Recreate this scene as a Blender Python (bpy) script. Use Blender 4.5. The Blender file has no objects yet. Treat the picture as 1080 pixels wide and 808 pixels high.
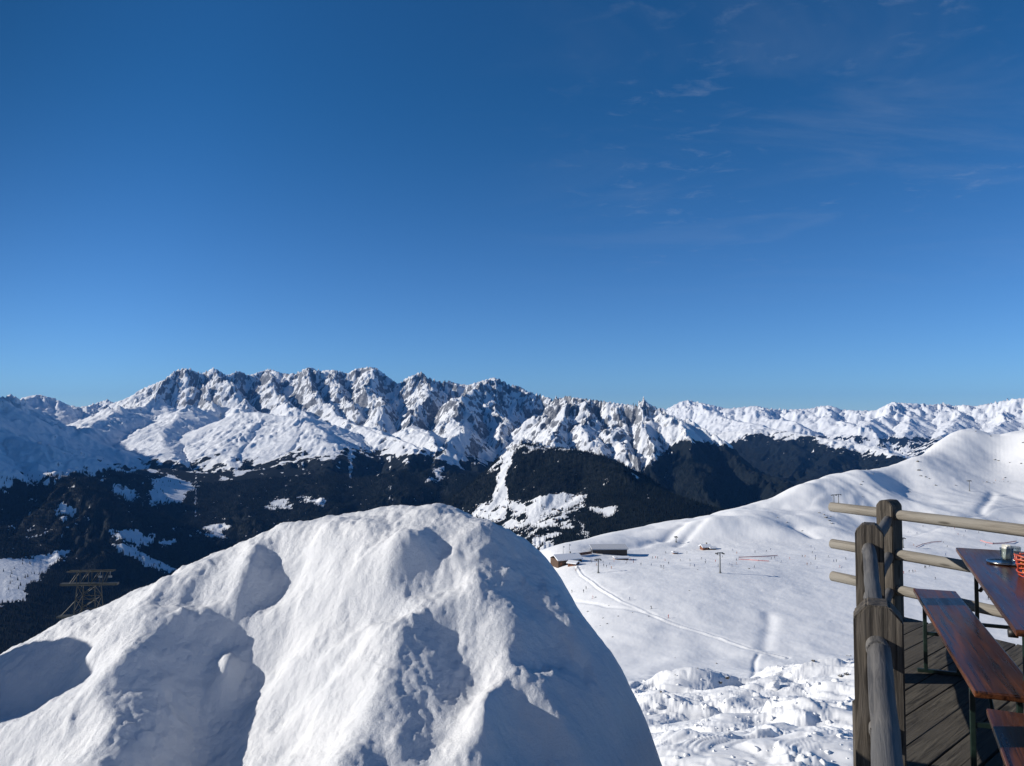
import bpy, bmesh, math, random, os
import numpy as np
from mathutils import Vector, Matrix

random.seed(7)
RNG = np.random.default_rng(11)
sc = bpy.context.scene
COL = sc.collection
rad = math.radians

# ------------------------------------------------------------------ camera
F = 816.0                      # focal length in photo pixels (photo is 1080 x 808)
PITCH = rad(2.46)
EYE = 1.65                     # eye height above the terrace boards
cd = bpy.data.cameras.new('camera')
cam = bpy.data.objects.new('camera', cd)
COL.objects.link(cam)
cam.location = (0, 0, EYE)
cam.rotation_euler = (rad(90) + PITCH, 0, 0)
cd.sensor_width = 36.0
cd.lens = F / 1080.0 * 36.0
cd.clip_start = 0.05
cd.clip_end = 120000
sc.camera = cam

# ------------------------------------------------------------------ world, sun, exposure
SUN_EL, SUN_AZ = 23.0, 91.0    # SUN_AZ: shadows run this far to the right of straight ahead
w = bpy.data.worlds.new('World')
sc.world = w
w.use_nodes = True
nt = w.node_tree
nt.nodes.clear()
N = nt.nodes.new
L = nt.links.new
wo = N('ShaderNodeOutputWorld')
bg = N('ShaderNodeBackground')
sky = N('ShaderNodeTexSky')
sky.sky_type = 'NISHITA'
sky.sun_disc = False
sky.sun_elevation = rad(SUN_EL)
sky.sun_rotation = rad(180 + SUN_AZ)
sky.altitude = 2200
sky.air_density = 1.0
sky.dust_density = 0.0
sky.ozone_density = 5.0
bg.inputs['Strength'].default_value = 0.092
# thin high cloud: wisps on a layer far overhead
tc = N('ShaderNodeTexCoord')
sep = N('ShaderNodeSeparateXYZ'); L(tc.outputs['Generated'], sep.inputs[0])
zc = N('ShaderNodeMath'); zc.operation = 'MAXIMUM'; zc.inputs[1].default_value = 0.03; L(sep.outputs['Z'], zc.inputs[0])
dx = N('ShaderNodeMath'); dx.operation = 'DIVIDE'; L(sep.outputs['X'], dx.inputs[0]); L(zc.outputs[0], dx.inputs[1])
dy = N('ShaderNodeMath'); dy.operation = 'DIVIDE'; L(sep.outputs['Y'], dy.inputs[0]); L(zc.outputs[0], dy.inputs[1])
cmb = N('ShaderNodeCombineXYZ'); L(dx.outputs[0], cmb.inputs[0]); L(dy.outputs[0], cmb.inputs[1])
def wnoise(scale, detail, rough, lo, hi, sx=1.0, sy=1.0, dist=0.0, off=0.0):
    mp = N('ShaderNodeMapping'); mp.inputs['Scale'].default_value = (sx, sy, 1); mp.inputs['Location'].default_value = (off, off * 0.7, off)
    L(cmb.outputs[0], mp.inputs[0])
    n = N('ShaderNodeTexNoise'); n.inputs['Scale'].default_value = scale; n.inputs['Detail'].default_value = detail
    n.inputs['Roughness'].default_value = rough; n.inputs['Distortion'].default_value = dist
    L(mp.outputs[0], n.inputs['Vector'])
    r = N('ShaderNodeMapRange'); r.inputs[1].default_value = lo; r.inputs[2].default_value = hi; r.interpolation_type = 'SMOOTHSTEP'
    L(n.outputs['Fac'], r.inputs[0])
    return r.outputs[0]
def wmath(op, a, b):
    m = N('ShaderNodeMath'); m.operation = op
    for i, v in enumerate((a, b)):
        if hasattr(v, 'links'): L(v, m.inputs[i])
        else: m.inputs[i].default_value = v
    return m.outputs[0]
fine = wnoise(7.5, 6, 0.62, 0.53, 0.80, 1.0, 1.15, 0.5, 3.1)
mask = wnoise(0.55, 4, 0.55, 0.48, 0.66, 1.0, 1.0, 0.0, 11.3)
veil = wnoise(0.8, 5, 0.6, 0.44, 0.80, 1.0, 1.6, 0.8, 8.2)
side = N('ShaderNodeMapRange'); side.inputs[1].default_value = -0.1; side.inputs[2].default_value = 0.35; side.interpolation_type = 'SMOOTHSTEP'
L(sep.outputs['X'], side.inputs[0])
hi_ = N('ShaderNodeMapRange'); hi_.inputs[1].default_value = 0.13; hi_.inputs[2].default_value = 0.26; L(sep.outputs['Z'], hi_.inputs[0])
cl = wmath('MULTIPLY', fine, mask)
cl = wmath('ADD', wmath('MULTIPLY', cl, 0.22), wmath('MULTIPLY', veil, 0.13))
cl = wmath('MULTIPLY', cl, side.outputs[0])
cl = wmath('MULTIPLY', cl, hi_.outputs[0])
mix = N('ShaderNodeMix'); mix.data_type = 'RGBA'
tint = N('ShaderNodeMix'); tint.data_type = 'RGBA'; tint.blend_type = 'MULTIPLY'; tint.inputs[0].default_value = 1.0
L(sky.outputs[0], tint.inputs[6])
tz = N('ShaderNodeMapRange'); tz.inputs[1].default_value = 0.0; tz.inputs[2].default_value = 0.42; tz.interpolation_type = 'SMOOTHSTEP'; L(sep.outputs['Z'], tz.inputs[0])
tr_ = N('ShaderNodeMix'); tr_.data_type = 'RGBA'; L(tz.outputs[0], tr_.inputs[0])
tr_.inputs[6].default_value = (0.71, 0.98, 1.27, 1); tr_.inputs[7].default_value = (0.27, 0.80, 1.06, 1)
# the glare round the sun is held back
sdv = (-math.sin(rad(SUN_AZ)) * math.cos(rad(SUN_EL)), -math.cos(rad(SUN_AZ)) * math.cos(rad(SUN_EL)), math.sin(rad(SUN_EL)))
dt_ = N('ShaderNodeVectorMath'); dt_.operation = 'DOT_PRODUCT'; L(tc.outputs['Generated'], dt_.inputs[0]); dt_.inputs[1].default_value = sdv
gl = N('ShaderNodeMapRange'); gl.interpolation_type = 'SMOOTHSTEP'; gl.inputs[1].default_value = 0.45; gl.inputs[2].default_value = 0.85; gl.inputs[3].default_value = 1.0; gl.inputs[4].default_value = 0.35; L(dt_.outputs['Value'], gl.inputs[0])
tg = N('ShaderNodeMix'); tg.data_type = 'RGBA'; tg.blend_type = 'MULTIPLY'; tg.inputs[0].default_value = 1.0
L(tr_.outputs[2], tg.inputs[6]); L(gl.outputs[0], tg.inputs[7])
L(tg.outputs[2], tint.inputs[7])
L(cl, mix.inputs[0]); L(tint.outputs[2], mix.inputs[6])
mix.inputs[7].default_value = (4.2, 5.0, 6.3, 1)
L(mix.outputs[2], bg.inputs[0]); L(bg.outputs[0], wo.inputs[0])

sd = bpy.data.lights.new('sun', 'SUN')
sun = bpy.data.objects.new('sun', sd)
COL.objects.link(sun)
sd.energy = 5.0
sd.angle = rad(0.53)
sd.color = (1.0, 0.955, 0.89)
ce, se = math.cos(rad(SUN_EL)), math.sin(rad(SUN_EL))
TO_SUN = Vector((-math.sin(rad(SUN_AZ)) * ce, -math.cos(rad(SUN_AZ)) * ce, se))
sun.rotation_euler = TO_SUN.to_track_quat('Z', 'Y').to_euler()
sun.location = TO_SUN * 60

sc.view_settings.view_transform = 'Standard'
sc.view_settings.look = 'None'
sc.view_settings.exposure = 0.0
sc.view_settings.gamma = 1.0
sc.render.engine = 'CYCLES'
sc.cycles.max_bounces = 6
sc.cycles.diffuse_bounces = 2
sc.cycles.volume_bounces = 0
sc.cycles.use_denoising = True

# ------------------------------------------------------------------ numeric helpers
CP, SP = math.cos(PITCH), math.sin(PITCH)
def ray(u, v):
    """direction (per metre straight ahead) of the sight line through photo pixel u, v"""
    a, b = (u - 540.0) / F, (404.0 - v) / F
    y = CP - b * SP
    return a / y, (SP + b * CP) / y
def P(u, v, Y):
    a, t = ray(u, v)
    return (a * Y, Y, EYE + t * Y)
def proj(x, y, z):
    z = z - EYE
    d = y * CP + z * SP
    b = -y * SP + z * CP
    return 540.0 + F * x / d, 404.0 - F * b / d

def _hash(ix, iy, seed):
    h = (ix.astype(np.uint32) * np.uint32(374761393) + iy.astype(np.uint32) * np.uint32(668265263) + np.uint32((seed * 2246822519) & 0xffffffff))
    h = (h ^ (h >> np.uint32(13))) * np.uint32(1274126177)
    h = (h ^ (h >> np.uint32(16)))
    return h
def pnoise(x, y, seed=0):
    """gradient noise, about -1..1"""
    x0 = np.floor(x); y0 = np.floor(y)
    fx = (x - x0).astype(np.float32); fy = (y - y0).astype(np.float32)
    ix = x0.astype(np.int64); iy = y0.astype(np.int64)
    ux = fx * fx * fx * (fx * (fx * 6 - 15) + 10)
    uy = fy * fy * fy * (fy * (fy * 6 - 15) + 10)
    out = 0
    def g(i, j):
        a = _hash(ix + i, iy + j, seed).astype(np.float32) * np.float32(2 * math.pi / 4294967296.0)
        return np.cos(a) * (fx - i) + np.sin(a) * (fy - j)
    n0 = g(0, 0); n0 = n0 + (g(1, 0) - n0) * ux
    n1 = g(0, 1); n1 = n1 + (g(1, 1) - n1) * ux
    return (n0 + (n1 - n0) * uy) * 1.5
def fbm(x, y, octaves=5, gain=0.5, lac=2.03, seed=0):
    s = 0; a = 1.0
    for o in range(octaves):
        s = s + a * pnoise(x, y, seed + o * 17)
        x = x * lac + 13.7; y = y * lac + 7.3; a *= gain
    return s
def ridged(x, y, octaves=6, gain=0.5, lac=2.07, seed=0):
    s = 0; a = 1.0; w = 1.0
    c, s_ = math.cos(0.6), math.sin(0.6)
    for o in range(octaves):
        n = 1.0 - np.abs(pnoise(x, y, seed + o * 31)) * 1.25
        n = np.clip(n, 0, 1); n = n * n * w
        s = s + a * n
        w = np.clip(n * 1.6, 0.15, 1)
        x, y = (c * x - s_ * y) * lac + 5.1, (s_ * x + c * y) * lac + 2.9
        a *= gain
    return s
def gullies(px, py, dx, dy, seed=0):
    """stripes that run down the slope: (dx, dy) lies across the fall line. Returns height and its slope"""
    ix = np.floor(px).astype(np.int64); iy = np.floor(py).astype(np.int64)
    fx = (px - ix).astype(np.float32); fy = (py - iy).astype(np.float32)
    va = 0; vx = 0; vy = 0; wt = 0
    for i in range(-2, 2):
        for j in range(-2, 2):
            h = _hash(ix - i, iy - j, seed)
            hx = (h & np.uint32(0xffff)).astype(np.float32) * np.float32(0.5 / 65535); hy = (h >> np.uint32(16)).astype(np.float32) * np.float32(0.5 / 65535)
            ax = fx + i - hx; ay = fy + j - hy
            w_ = np.exp(-2 * (ax * ax + ay * ay)); wt = wt + w_
            mg = (ax * dx + ay * dy) * np.float32(2 * math.pi)
            va = va + np.cos(mg) * w_; sn = np.sin(mg) * w_
            vx = vx - sn * dx; vy = vy - sn * dy
    return va / wt, vx / wt, vy / wt
def sstep(a, b, x):
    t = np.clip((x - a) / (b - a), 0, 1)
    return t * t * (3 - 2 * t)
def tps(pts, smooth=0.0):
    """thin-plate surface through (x, y, z) points"""
    p = np.array(pts, float); n = len(p)
    c = p[:, :2].mean(0); s = p[:, :2].std()
    q = (p[:, :2] - c) / s
    def U(d2): return 0.5 * d2 * np.log(d2 + 1e-12)
    d2 = ((q[:, None] - q[None]) ** 2).sum(-1)
    A = np.zeros((n + 3, n + 3)); A[:n, :n] = U(d2) + smooth * np.eye(n)
    A[:n, n] = 1; A[:n, n + 1:] = q; A[n, :n] = 1; A[n + 1:, :n] = q.T
    sol = np.linalg.solve(A, np.r_[p[:, 2], 0, 0, 0])
    def f(x, y):
        x = (np.asarray(x, float) - c[0]) / s; y = (np.asarray(y, float) - c[1]) / s
        o = sol[n] + sol[n + 1] * x + sol[n + 2] * y
        for i in range(n):
            o = o + sol[i] * U((x - q[i, 0]) ** 2 + (y - q[i, 1]) ** 2)
        return o
    return f
def inpoly(u, v, poly):
    inside = np.zeros(u.shape, bool)
    n = len(poly)
    for i in range(n):
        x1, y1 = poly[i]; x2, y2 = poly[(i + 1) % n]
        if y1 == y2: continue
        c = ((y1 > v) != (y2 > v)) & (u < (x2 - x1) * (v - y1) / (y2 - y1) + x1)
        inside ^= c
    return inside
def grid_object(name, X, Y, Z, mat, attrs=None, smooth=True):
    """a rectangular sheet of vertices X[r,c], Y, Z as one mesh"""
    nr, nc = X.shape
    co = np.stack([X, Y, Z], -1).astype(np.float32).reshape(-1)
    idx = np.arange(nr * nc, dtype=np.int32).reshape(nr, nc)
    q = np.stack([idx[:-1, :-1], idx[:-1, 1:], idx[1:, 1:], idx[1:, :-1]], -1).reshape(-1)
    me = bpy.data.meshes.new(name)
    nf = (nr - 1) * (nc - 1)
    me.vertices.add(nr * nc); me.vertices.foreach_set('co', co)
    me.loops.add(nf * 4); me.loops.foreach_set('vertex_index', q)
    me.polygons.add(nf)
    me.polygons.foreach_set('loop_start', np.arange(0, nf * 4, 4, dtype=np.int32))
    me.polygons.foreach_set('loop_total', np.full(nf, 4, dtype=np.int32))
    me.polygons.foreach_set('use_smooth', np.full(nf, smooth, dtype=bool))
    for k, a in (attrs or {}).items():
        at = me.attributes.new(k, 'FLOAT', 'POINT'); at.data.foreach_set('value', a.astype(np.float32).reshape(-1))
    me.update()
    me.materials.append(mat)
    o = bpy.data.objects.new(name, me)
    COL.objects.link(o)
    return o
def raw_mesh(name, verts, faces, mat, smooth=False):
    me = bpy.data.meshes.new(name); me.from_pydata(verts, [], faces); me.update()
    if smooth: me.polygons.foreach_set('use_smooth', np.ones(len(me.polygons), bool))
    me.materials.append(mat)
    o = bpy.data.objects.new(name, me); COL.objects.link(o); return o

# ------------------------------------------------------------------ material helpers
class NT:
    def __init__(s, name):
        s.m = bpy.data.materials.new(name); s.m.use_nodes = True
        s.t = s.m.node_tree; s.t.nodes.clear()
        s.out = s.t.nodes.new('ShaderNodeOutputMaterial')
        s.b = s.t.nodes.new('ShaderNodeBsdfPrincipled')
        s.t.links.new(s.b.outputs[0], s.out.inputs[0])
    def n(s, typ, **kw):
        nd = s.t.nodes.new(typ)
        for k, v in kw.items(): setattr(nd, k, v)
        return nd
    def l(s, a, b): s.t.links.new(a, b)
    def put(s, sock, v):
        if hasattr(v, 'links'): s.l(v, sock)
        else: sock.default_value = v
    def math(s, op, a, b=0.0, c=None):
        m = s.n('ShaderNodeMath', operation=op); s.put(m.inputs[0], a); s.put(m.inputs[1], b)
        if c is not None: s.put(m.inputs[2], c)
        return m.outputs[0]
    def rng(s, v, a, b, c=0.0, d=1.0, smooth=True):
        m = s.n('ShaderNodeMapRange'); m.interpolation_type = 'SMOOTHSTEP' if smooth else 'LINEAR'
        s.put(m.inputs[0], v); m.inputs[1].default_value = a; m.inputs[2].default_value = b; m.inputs[3].default_value = c; m.inputs[4].default_value = d
        return m.outputs[0]
    def mix(s, f, a, b, blend='MIX'):
        m = s.n('ShaderNodeMix', data_type='RGBA', blend_type=blend)
        s.put(m.inputs[0], f)
        for k, v in ((6, a), (7, b)):
            if hasattr(v, 'links'): s.l(v, m.inputs[k])
            else: m.inputs[k].default_value = (*v, 1) if len(v) == 3 else v
        return m.outputs[2]
    def pos(s): return s.n('ShaderNodeNewGeometry').outputs['Position']
    def obj(s): return s.n('ShaderNodeTexCoord').outputs['Object']
    def map(s, vec, scale=(1, 1, 1), loc=(0, 0, 0), rot=(0, 0, 0)):
        m = s.n('ShaderNodeMapping'); s.l(vec, m.inputs[0]); m.inputs['Scale'].default_value = scale
        m.inputs['Location'].default_value = loc; m.inputs['Rotation'].default_value = rot
        return m.outputs[0]
    def noise(s, vec, scale, detail=4, rough=0.5, dist=0.0):
        n = s.n('ShaderNodeTexNoise'); s.l(vec, n.inputs['Vector']); n.inputs['Scale'].default_value = scale
        n.inputs['Detail'].default_value = detail; n.inputs['Roughness'].default_value = rough; n.inputs['Distortion'].default_value = dist
        return n.outputs['Fac']
    def attr(s, name):
        a = s.n('ShaderNodeAttribute'); a.attribute_name = name; return a.outputs['Fac']
    def bump(s, h, strength, dist, prev=None):
        b = s.n('ShaderNodeBump'); s.put(b.inputs['Height'], h); b.inputs['Strength'].default_value = strength; b.inputs['Distance'].default_value = dist
        if prev is not None: s.l(prev, b.inputs['Normal'])
        return b.outputs[0]
    def fin(s, color=None, rough=0.6, normal=None, **kw):
        if color is not None:
            if hasattr(color, 'links'): s.l(color, s.b.inputs['Base Color'])
            else: s.b.inputs['Base Color'].default_value = (*color, 1)
        s.put(s.b.inputs['Roughness'], rough)
        if normal is not None: s.l(normal, s.b.inputs['Normal'])
        for k, v in kw.items(): s.put(s.b.inputs[k.replace('_', ' ')], v)
        return s.m
def tag(o, label=None, cat=None, group=None, kind=None):
    if label: o['label'] = label
    if cat: o['category'] = cat
    if group: o['group'] = group
    if kind: o['kind'] = kind
    return o
# ------------------------------------------------------------------ mountains: one sheet from 2.4 km out to 40 km
K = 1000.0
def R(*pts): return [P(u, v, Y * K) for u, v, Y in pts]
SKY_L = [(-400,345),(-200,352),(-110,360),(-70,385),(-35,412),(0,418.5),(20,420),(40,416),(57,420),(72,427),(84,429.5),(94,427.5),(114,421),(119,425),(134,420),(150,410),(174,400),(184,391),(197,388),(212,394),(226,388),(239,396),(252,391),(262,396),(284,389),(299,394),(312,394),(326,387),(337,391),(352,390),(367,394),(375,389),(390,387),(397,388),(410,398),(420,405),(430,398),(445,392),(450,398),(464,403),(474,402),(484,405),(494,406),(507,402),(521,398),(531,402),(536,406),(547,407),(557,413),(567,416),(584,421),(597,418),(611,420),(628,422),(648,425),(667,427),(680,427),(694,429),(702,432),(717,424),(725,422),(740,425),(754,428),(767,431),(797,428),(811,431),(831,432),(854,431),(867,428),(877,428),(887,432),(907,433),(923,433),(941,424),(951,425),(974,426),(983,427),(996,425),(1005,428),(1018,427),(1027,428.5),(1049,424.5),(1065,421),(1080,420),(1200,422),(1400,426)]  # negative columns are made up to keep the added shading ridge high
# crest lines and spurs: (photo column, photo row, km ahead); slope on each side
ridges = []
def ridge(k, *pts): ridges.append((k, R(*pts)))
# far left peaks
ridge(.55, (-300,428,17), (-100,424,17), (0,419,17), (40,416,17), (72,427,17), (94,428,18), (114,421,19), (134,421,18))
ridge(.62, (-300,352,14), (-170,358,12), (-115,362,10.2), (-95,376,8.8), (-70,415,7.6), (-40,470,6.4))  # added out-of-frame ridge, raised to throw shade over the far left slopes
ridge(.5, (-75,405,10.6), (-10,424,10.4), (30,437,10), (62,447,9.6))
ridge(.5, (-70,415,8.4), (-10,450,8.0), (40,470,7.4))
ridge(.5, (-120,470,8), (-20,474,7.6), (40,490,7), (90,520,6.3))
# main massif crest
ridge(.95, (119,426,17), (150,411,16.5), (184,391,16), (197,388,16), (226,388,16), (252,391,16.3), (284,389,17.5), (326,387,16), (352,390,16), (390,387,15.8), (420,405,15.5), (445,392,15), (464,403,15), (494,406,15), (521,398,14.6), (547,407,14.4), (584,421,14))
ridge(1.05, (197,388,16), (212,410,15), (222,428,14), (205,440,13))
ridge(1.05, (184,391,16), (168,408,15.2), (160,424,14.4))
ridge(1.05, (226,388,16), (240,408,14.8), (252,425,13.8), (262,438,13))
ridge(1.05, (284,389,16.4), (285,408,15), (300,425,13.8), (318,436,12.8))
ridge(1.05, (326,387,16), (330,410,14.7), (345,430,13.5), (365,445,12.4))
ridge(1.05, (352,390,16), (362,412,14.6), (372,432,13.2))
ridge(1.05, (390,387,15.8), (385,410,14.4), (402,428,13.2), (395,446,12.1))
ridge(1.05, (445,392,15), (452,412,13.8), (436,432,12.8), (425,452,11.8))
ridge(.95, (521,398,14.6), (500,413,13.4), (488,426,12.6), (478,442,11.6), (492,458,10.8), (470,474,10.0))
ridge(1.05, (507,402,14.2), (520,425,13.2), (530,445,12.2), (525,462,11.2))
ridge(.9, (584,421,14), (570,440,12.4), (556,462,11), (545,474,10.2))
# lit snow shoulders in front of the massif
ridge(.40, (160,424,13.6), (140,430,12.8), (112,438,12), (86,448,11.2), (90,470,10.2), (110,500,8.8), (125,530,7.6))
ridge(.42, (200,430,13), (180,440,11.9), (172,455,11), (178,475,10), (185,500,8.8), (190,525,7.8))
ridge(.40, (228,446,12), (258,438,11.6), (284,435,11.4), (305,438,11.1), (320,441,10.8), (338,460,10.0), (346,486,9.0), (352,510,8.1), (350,540,7.2))
ridge(.45, (284,435,11.4), (262,455,10.5), (238,475,9.8), (245,498,8.9), (262,520,8.0), (270,550,7.0))
ridge(.5, (365,445,12), (386,452,11.2), (412,462,10.4), (440,474,9.6), (432,500,8.3), (415,530,7.2))
ridge(.5, (436,450,11.4), (460,462,10.4), (470,480,9.4), (462,500,8.6), (470,528,7.5))
# right-hand snow mountain with its wooded lower flank
ridge(.95, (584,421,11.6), (597,418,11.2), (628,422,10.9), (648,425,10.7), (667,427,10.5), (680,427,10.4), (694,429,10.2), (712,440,9.9), (735,455,9.5), (762,468,9.1), (790,490,8.5), (815,508,8.0), (840,530,7.4))
ridge(.95, (597,418,11.2), (598,440,10.3), (590,465,9.4), (575,490,8.6))
ridge(.95, (620,421,11), (622,445,10), (632,470,9.2), (640,490,8.6))
ridge(.95, (648,425,10.7), (655,450,9.8), (662,475,8.9), (672,500,8.3))
ridge(.95, (672,427,10.5), (682,450,9.6), (690,470,8.9), (688,500,8.1))
ridge(.9, (700,436,10), (722,455,9.2), (728,475,8.6), (742,500,7.9), (752,530,7.2))
# wooded ridge closing the valley, and the sunny far range
ridge(.42, (700,470,16), (767,456,15), (800,453,14.6), (827,455,14.2), (854,460,13.6), (900,468,12.8), (934,477,12), (960,486,11.2))
ridge(.42, (827,455,14.2), (845,478,12.8), (838,500,11.6))
ridge(.42, (900,468,12.8), (880,486,11.8), (870,505,11))
ridge(.5, (690,436,30), (725,422,29), (767,431,28), (797,428,27), (831,432,27), (867,428,26), (907,433,25), (941,424,24), (974,426,24), (1005,428,24), (1049,424,23), (1080,420,22), (1200,422,22), (1400,426,22))
ridge(.5, (725,422,29), (752,438,26), (780,446,24), (815,452,22))
ridge(.5, (797,428,27), (812,440,25), (840,447,23))
ridge(.5, (867,428,26), (880,440,24), (900,448,22.4))
ridge(.5, (941,424,24), (930,437,22.6), (910,450,20.6))
ridge(.5, (941,424,24), (962,440,22), (955,456,20))
ridge(.5, (996,425,24), (1010,440,22), (1000,455,20), (985,470,18))
ridge(.5, (1049,424,23), (1060,440,21), (1040,460,19))
ridge(.5, (1120,421,22), (1110,440,20), (1090,460,18))

# lower ground: valley sides and the wooded hill with its piste and village
base_pts = R((-250,470,8),(-250,560,6),(-250,690,4),(-250,860,2.6),
  (0,510,6.8),(0,560,5.7),(0,625,4.7),(0,690,3.9),(0,850,2.6),
  (100,495,7.8),(100,560,6.3),(100,640,4.9),(100,800,3.1),
  (200,497,8.4),(200,560,6.9),(200,630,5.4),(200,800,3.4),
  (300,492,8.7),(300,545,7.2),(300,640,5.2),
  (420,484,9.0),(420,535,7.5),(420,640,5.0),
  (490,484,8.6),(485,530,7.1),(480,640,4.6),
  (534,475,7.0),(554,473,6.7),(584,476,6.4),(617,479,6.1),(634,485,5.9),(660,494,5.6),(683,510,5.4),(710,525,5.15),(743,539,4.9),(790,570,4.5),
  (530,510,6.2),(560,520,5.6),(560,580,4.6),(620,520,5.4),(620,560,4.7),(680,550,4.6),(740,580,4.2),(560,660,3.5),(740,680,3.1),(900,760,2.6),
  (560,530,8.2),(640,560,7.6),(700,590,7.2),(780,640,6.4),(860,600,8.2),(860,520,10.5),(1000,640,6),(1100,560,9),(960,540,11),
  (880,473,17),(940,472,16),(1000,480,14.5),(800,470,19),(960,462,19),(1100,480,15))
base = tps(base_pts, 1e-4)

nr, nc = (1100, 1350)
th = np.linspace(rad(-41), rad(41), nc)
rr = np.exp(np.linspace(math.log(2400), math.log(42000), nr))
TH, RR = np.meshgrid(th, rr)
MX, MY = RR * np.sin(TH), RR * np.cos(TH)
wx = MX + 130 * fbm(MX / 1500, MY / 1500, 4, seed=3) + 35 * fbm(MX / 300, MY / 300, 3, seed=8)
wy = MY + 130 * fbm(MX / 1500, MY / 1500, 4, seed=5) + 35 * fbm(MX / 300, MY / 300, 3, seed=9)
# the smooth base is evaluated on a coarse mesh and enlarged
def coarse(fn, X, Y, s=6):
    r = np.r_[np.arange(0, X.shape[0] - 1, s), X.shape[0] - 1]; c = np.r_[np.arange(0, X.shape[1] - 1, s), X.shape[1] - 1]
    Zc = fn(X[np.ix_(r, c)], Y[np.ix_(r, c)])
    fr = np.interp(np.arange(X.shape[0]), r, np.arange(len(r))); fc = np.interp(np.arange(X.shape[1]), c, np.arange(len(c)))
    i = np.clip(fr.astype(int), 0, len(r) - 2); j = np.clip(fc.astype(int), 0, len(c) - 2)
    a = (fr - i)[:, None]; b = (fc - j)[None]
    return (Zc[np.ix_(i, j)] * (1 - a) * (1 - b) + Zc[np.ix_(i + 1, j)] * a * (1 - b) + Zc[np.ix_(i, j + 1)] * (1 - a) * b + Zc[np.ix_(i + 1, j + 1)] * a * b)
ZB = np.minimum(coarse(base, MX, MY), 1.65 + 0.0 * MX)
ZB = np.minimum(ZB, np.interp(MY, [5500, 7500, 8500, 9500, 12000], [-100, -400, -640, -800, -950]) + 120 * fbm(MX / 1000, MY / 1000, 4, seed=55))
ZB = np.maximum(ZB, -1500)
ZB = np.where(MY > 12000, np.minimum(ZB, -500), ZB)
ZR = np.full(MX.shape, -4000.0)
for k, pts in ridges:
    for (x1, y1, z1), (x2, y2, z2) in zip(pts[:-1], pts[1:]):
        ddx, ddy = x2 - x1, y2 - y1
        reach = 4500 if k > .45 else 5500
        sel = (np.abs(MX - (x1 + x2) / 2) < reach + abs(ddx) / 2) & (np.abs(MY - (y1 + y2) / 2) < reach + abs(ddy) / 2)
        ii = np.nonzero(sel)
        if len(ii[0]) == 0: continue
        px, py = wx[ii], wy[ii]
        t = np.clip(((px - x1) * ddx + (py - y1) * ddy) / (ddx * ddx + ddy * ddy + 1e-9), 0, 1)
        d = np.hypot(px - x1 - t * ddx, py - y1 - t * ddy)
        h = z1 + t * (z2 - z1) - k * (np.sqrt(d * d + 60.0 ** 2) - 60.0) * (1 - 0.00004 * np.minimum(d, 5000))
        ZR[ii] = np.maximum(ZR[ii], h)
# soft union of high ground and valley floor
kk = 90.0
hh = np.clip(0.5 + 0.5 * (ZR - ZB) / kk, 0, 1)
MZ = ZB + (ZR - ZB) * hh + kk * hh * (1 - hh)
up = sstep(-60, 350, ZR - ZB)            # how far it stands above the valley floor
alp = up * sstep(-700, 100, MZ)
soft_u, soft_v = proj(MX, MY, MZ)
shoulder = np.clip(1.5 * np.exp(-(((soft_u - 235) / 135) ** 2) - (((soft_v - 464) / 28) ** 2)), 0, 1)
shoulder = np.maximum(shoulder, 0.8 * sstep(80, 30, soft_u) * sstep(425, 440, soft_v))
hard = sstep(-300, 300, MZ) * up * (1 - 0.7 * shoulder)
dr = np.gradient(rr)[:, None]; dt = RR * (th[1] - th[0])
def slope_xy(Zs):
    gr, gt = np.gradient(Zs); gr = gr / dr; gt = gt / dt
    s_, c_ = np.sin(TH), np.cos(TH)
    return (gr * s_ + gt * c_).astype(np.float32), (gr * c_ - gt * s_).astype(np.float32)
MZ = MZ + hard * 90 * (ridged(wx / 1500, wy / 1500, 3, 0.5, seed=21) - 0.9)
gx, gy = slope_xy(MZ)
gm = np.hypot(gx, gy) + 1e-4
lim = np.minimum(gm * 2.2, 1.0) / gm
gdx, gdy = gy * lim, -gx * lim
hx = np.zeros(MX.shape, np.float32); hy = np.zeros(MX.shape, np.float32); EZ = np.zeros(MX.shape, np.float32)
cell, amp = 1500.0, 1.0
slopef = sstep(0.03, 0.45, gm); soft = 1 - 0.85 * shoulder
for o in range(5):
    br = 1.1
    e_, ex_, ey_ = gullies((MX / cell).astype(np.float32), (MY / cell).astype(np.float32), gdx + hy * br, gdy - hx * br, 300 + o)
    EZ += amp * e_ * (np.where(MY > 12800, 0.55, 1.0) if o == 0 else soft); hx += amp * ex_; hy += amp * ey_
    cell *= 0.47; amp *= 0.47
ero = slopef * EZ * (135 * (0.5 + 0.5 * hard)) * (1 - 0.45 * shoulder)
ero = np.where(MY > 20000, ero * 1.35, ero)
MZ = MZ + ero + 10 * fbm(MX / 300, MY / 300, 6, 0.55, seed=61) * (0.4 + hard) * (1 - 0.7 * shoulder) + hard * 26 * (ridged(wx / 260, wy / 260, 4, 0.5, seed=41) - 1.1)
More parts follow.
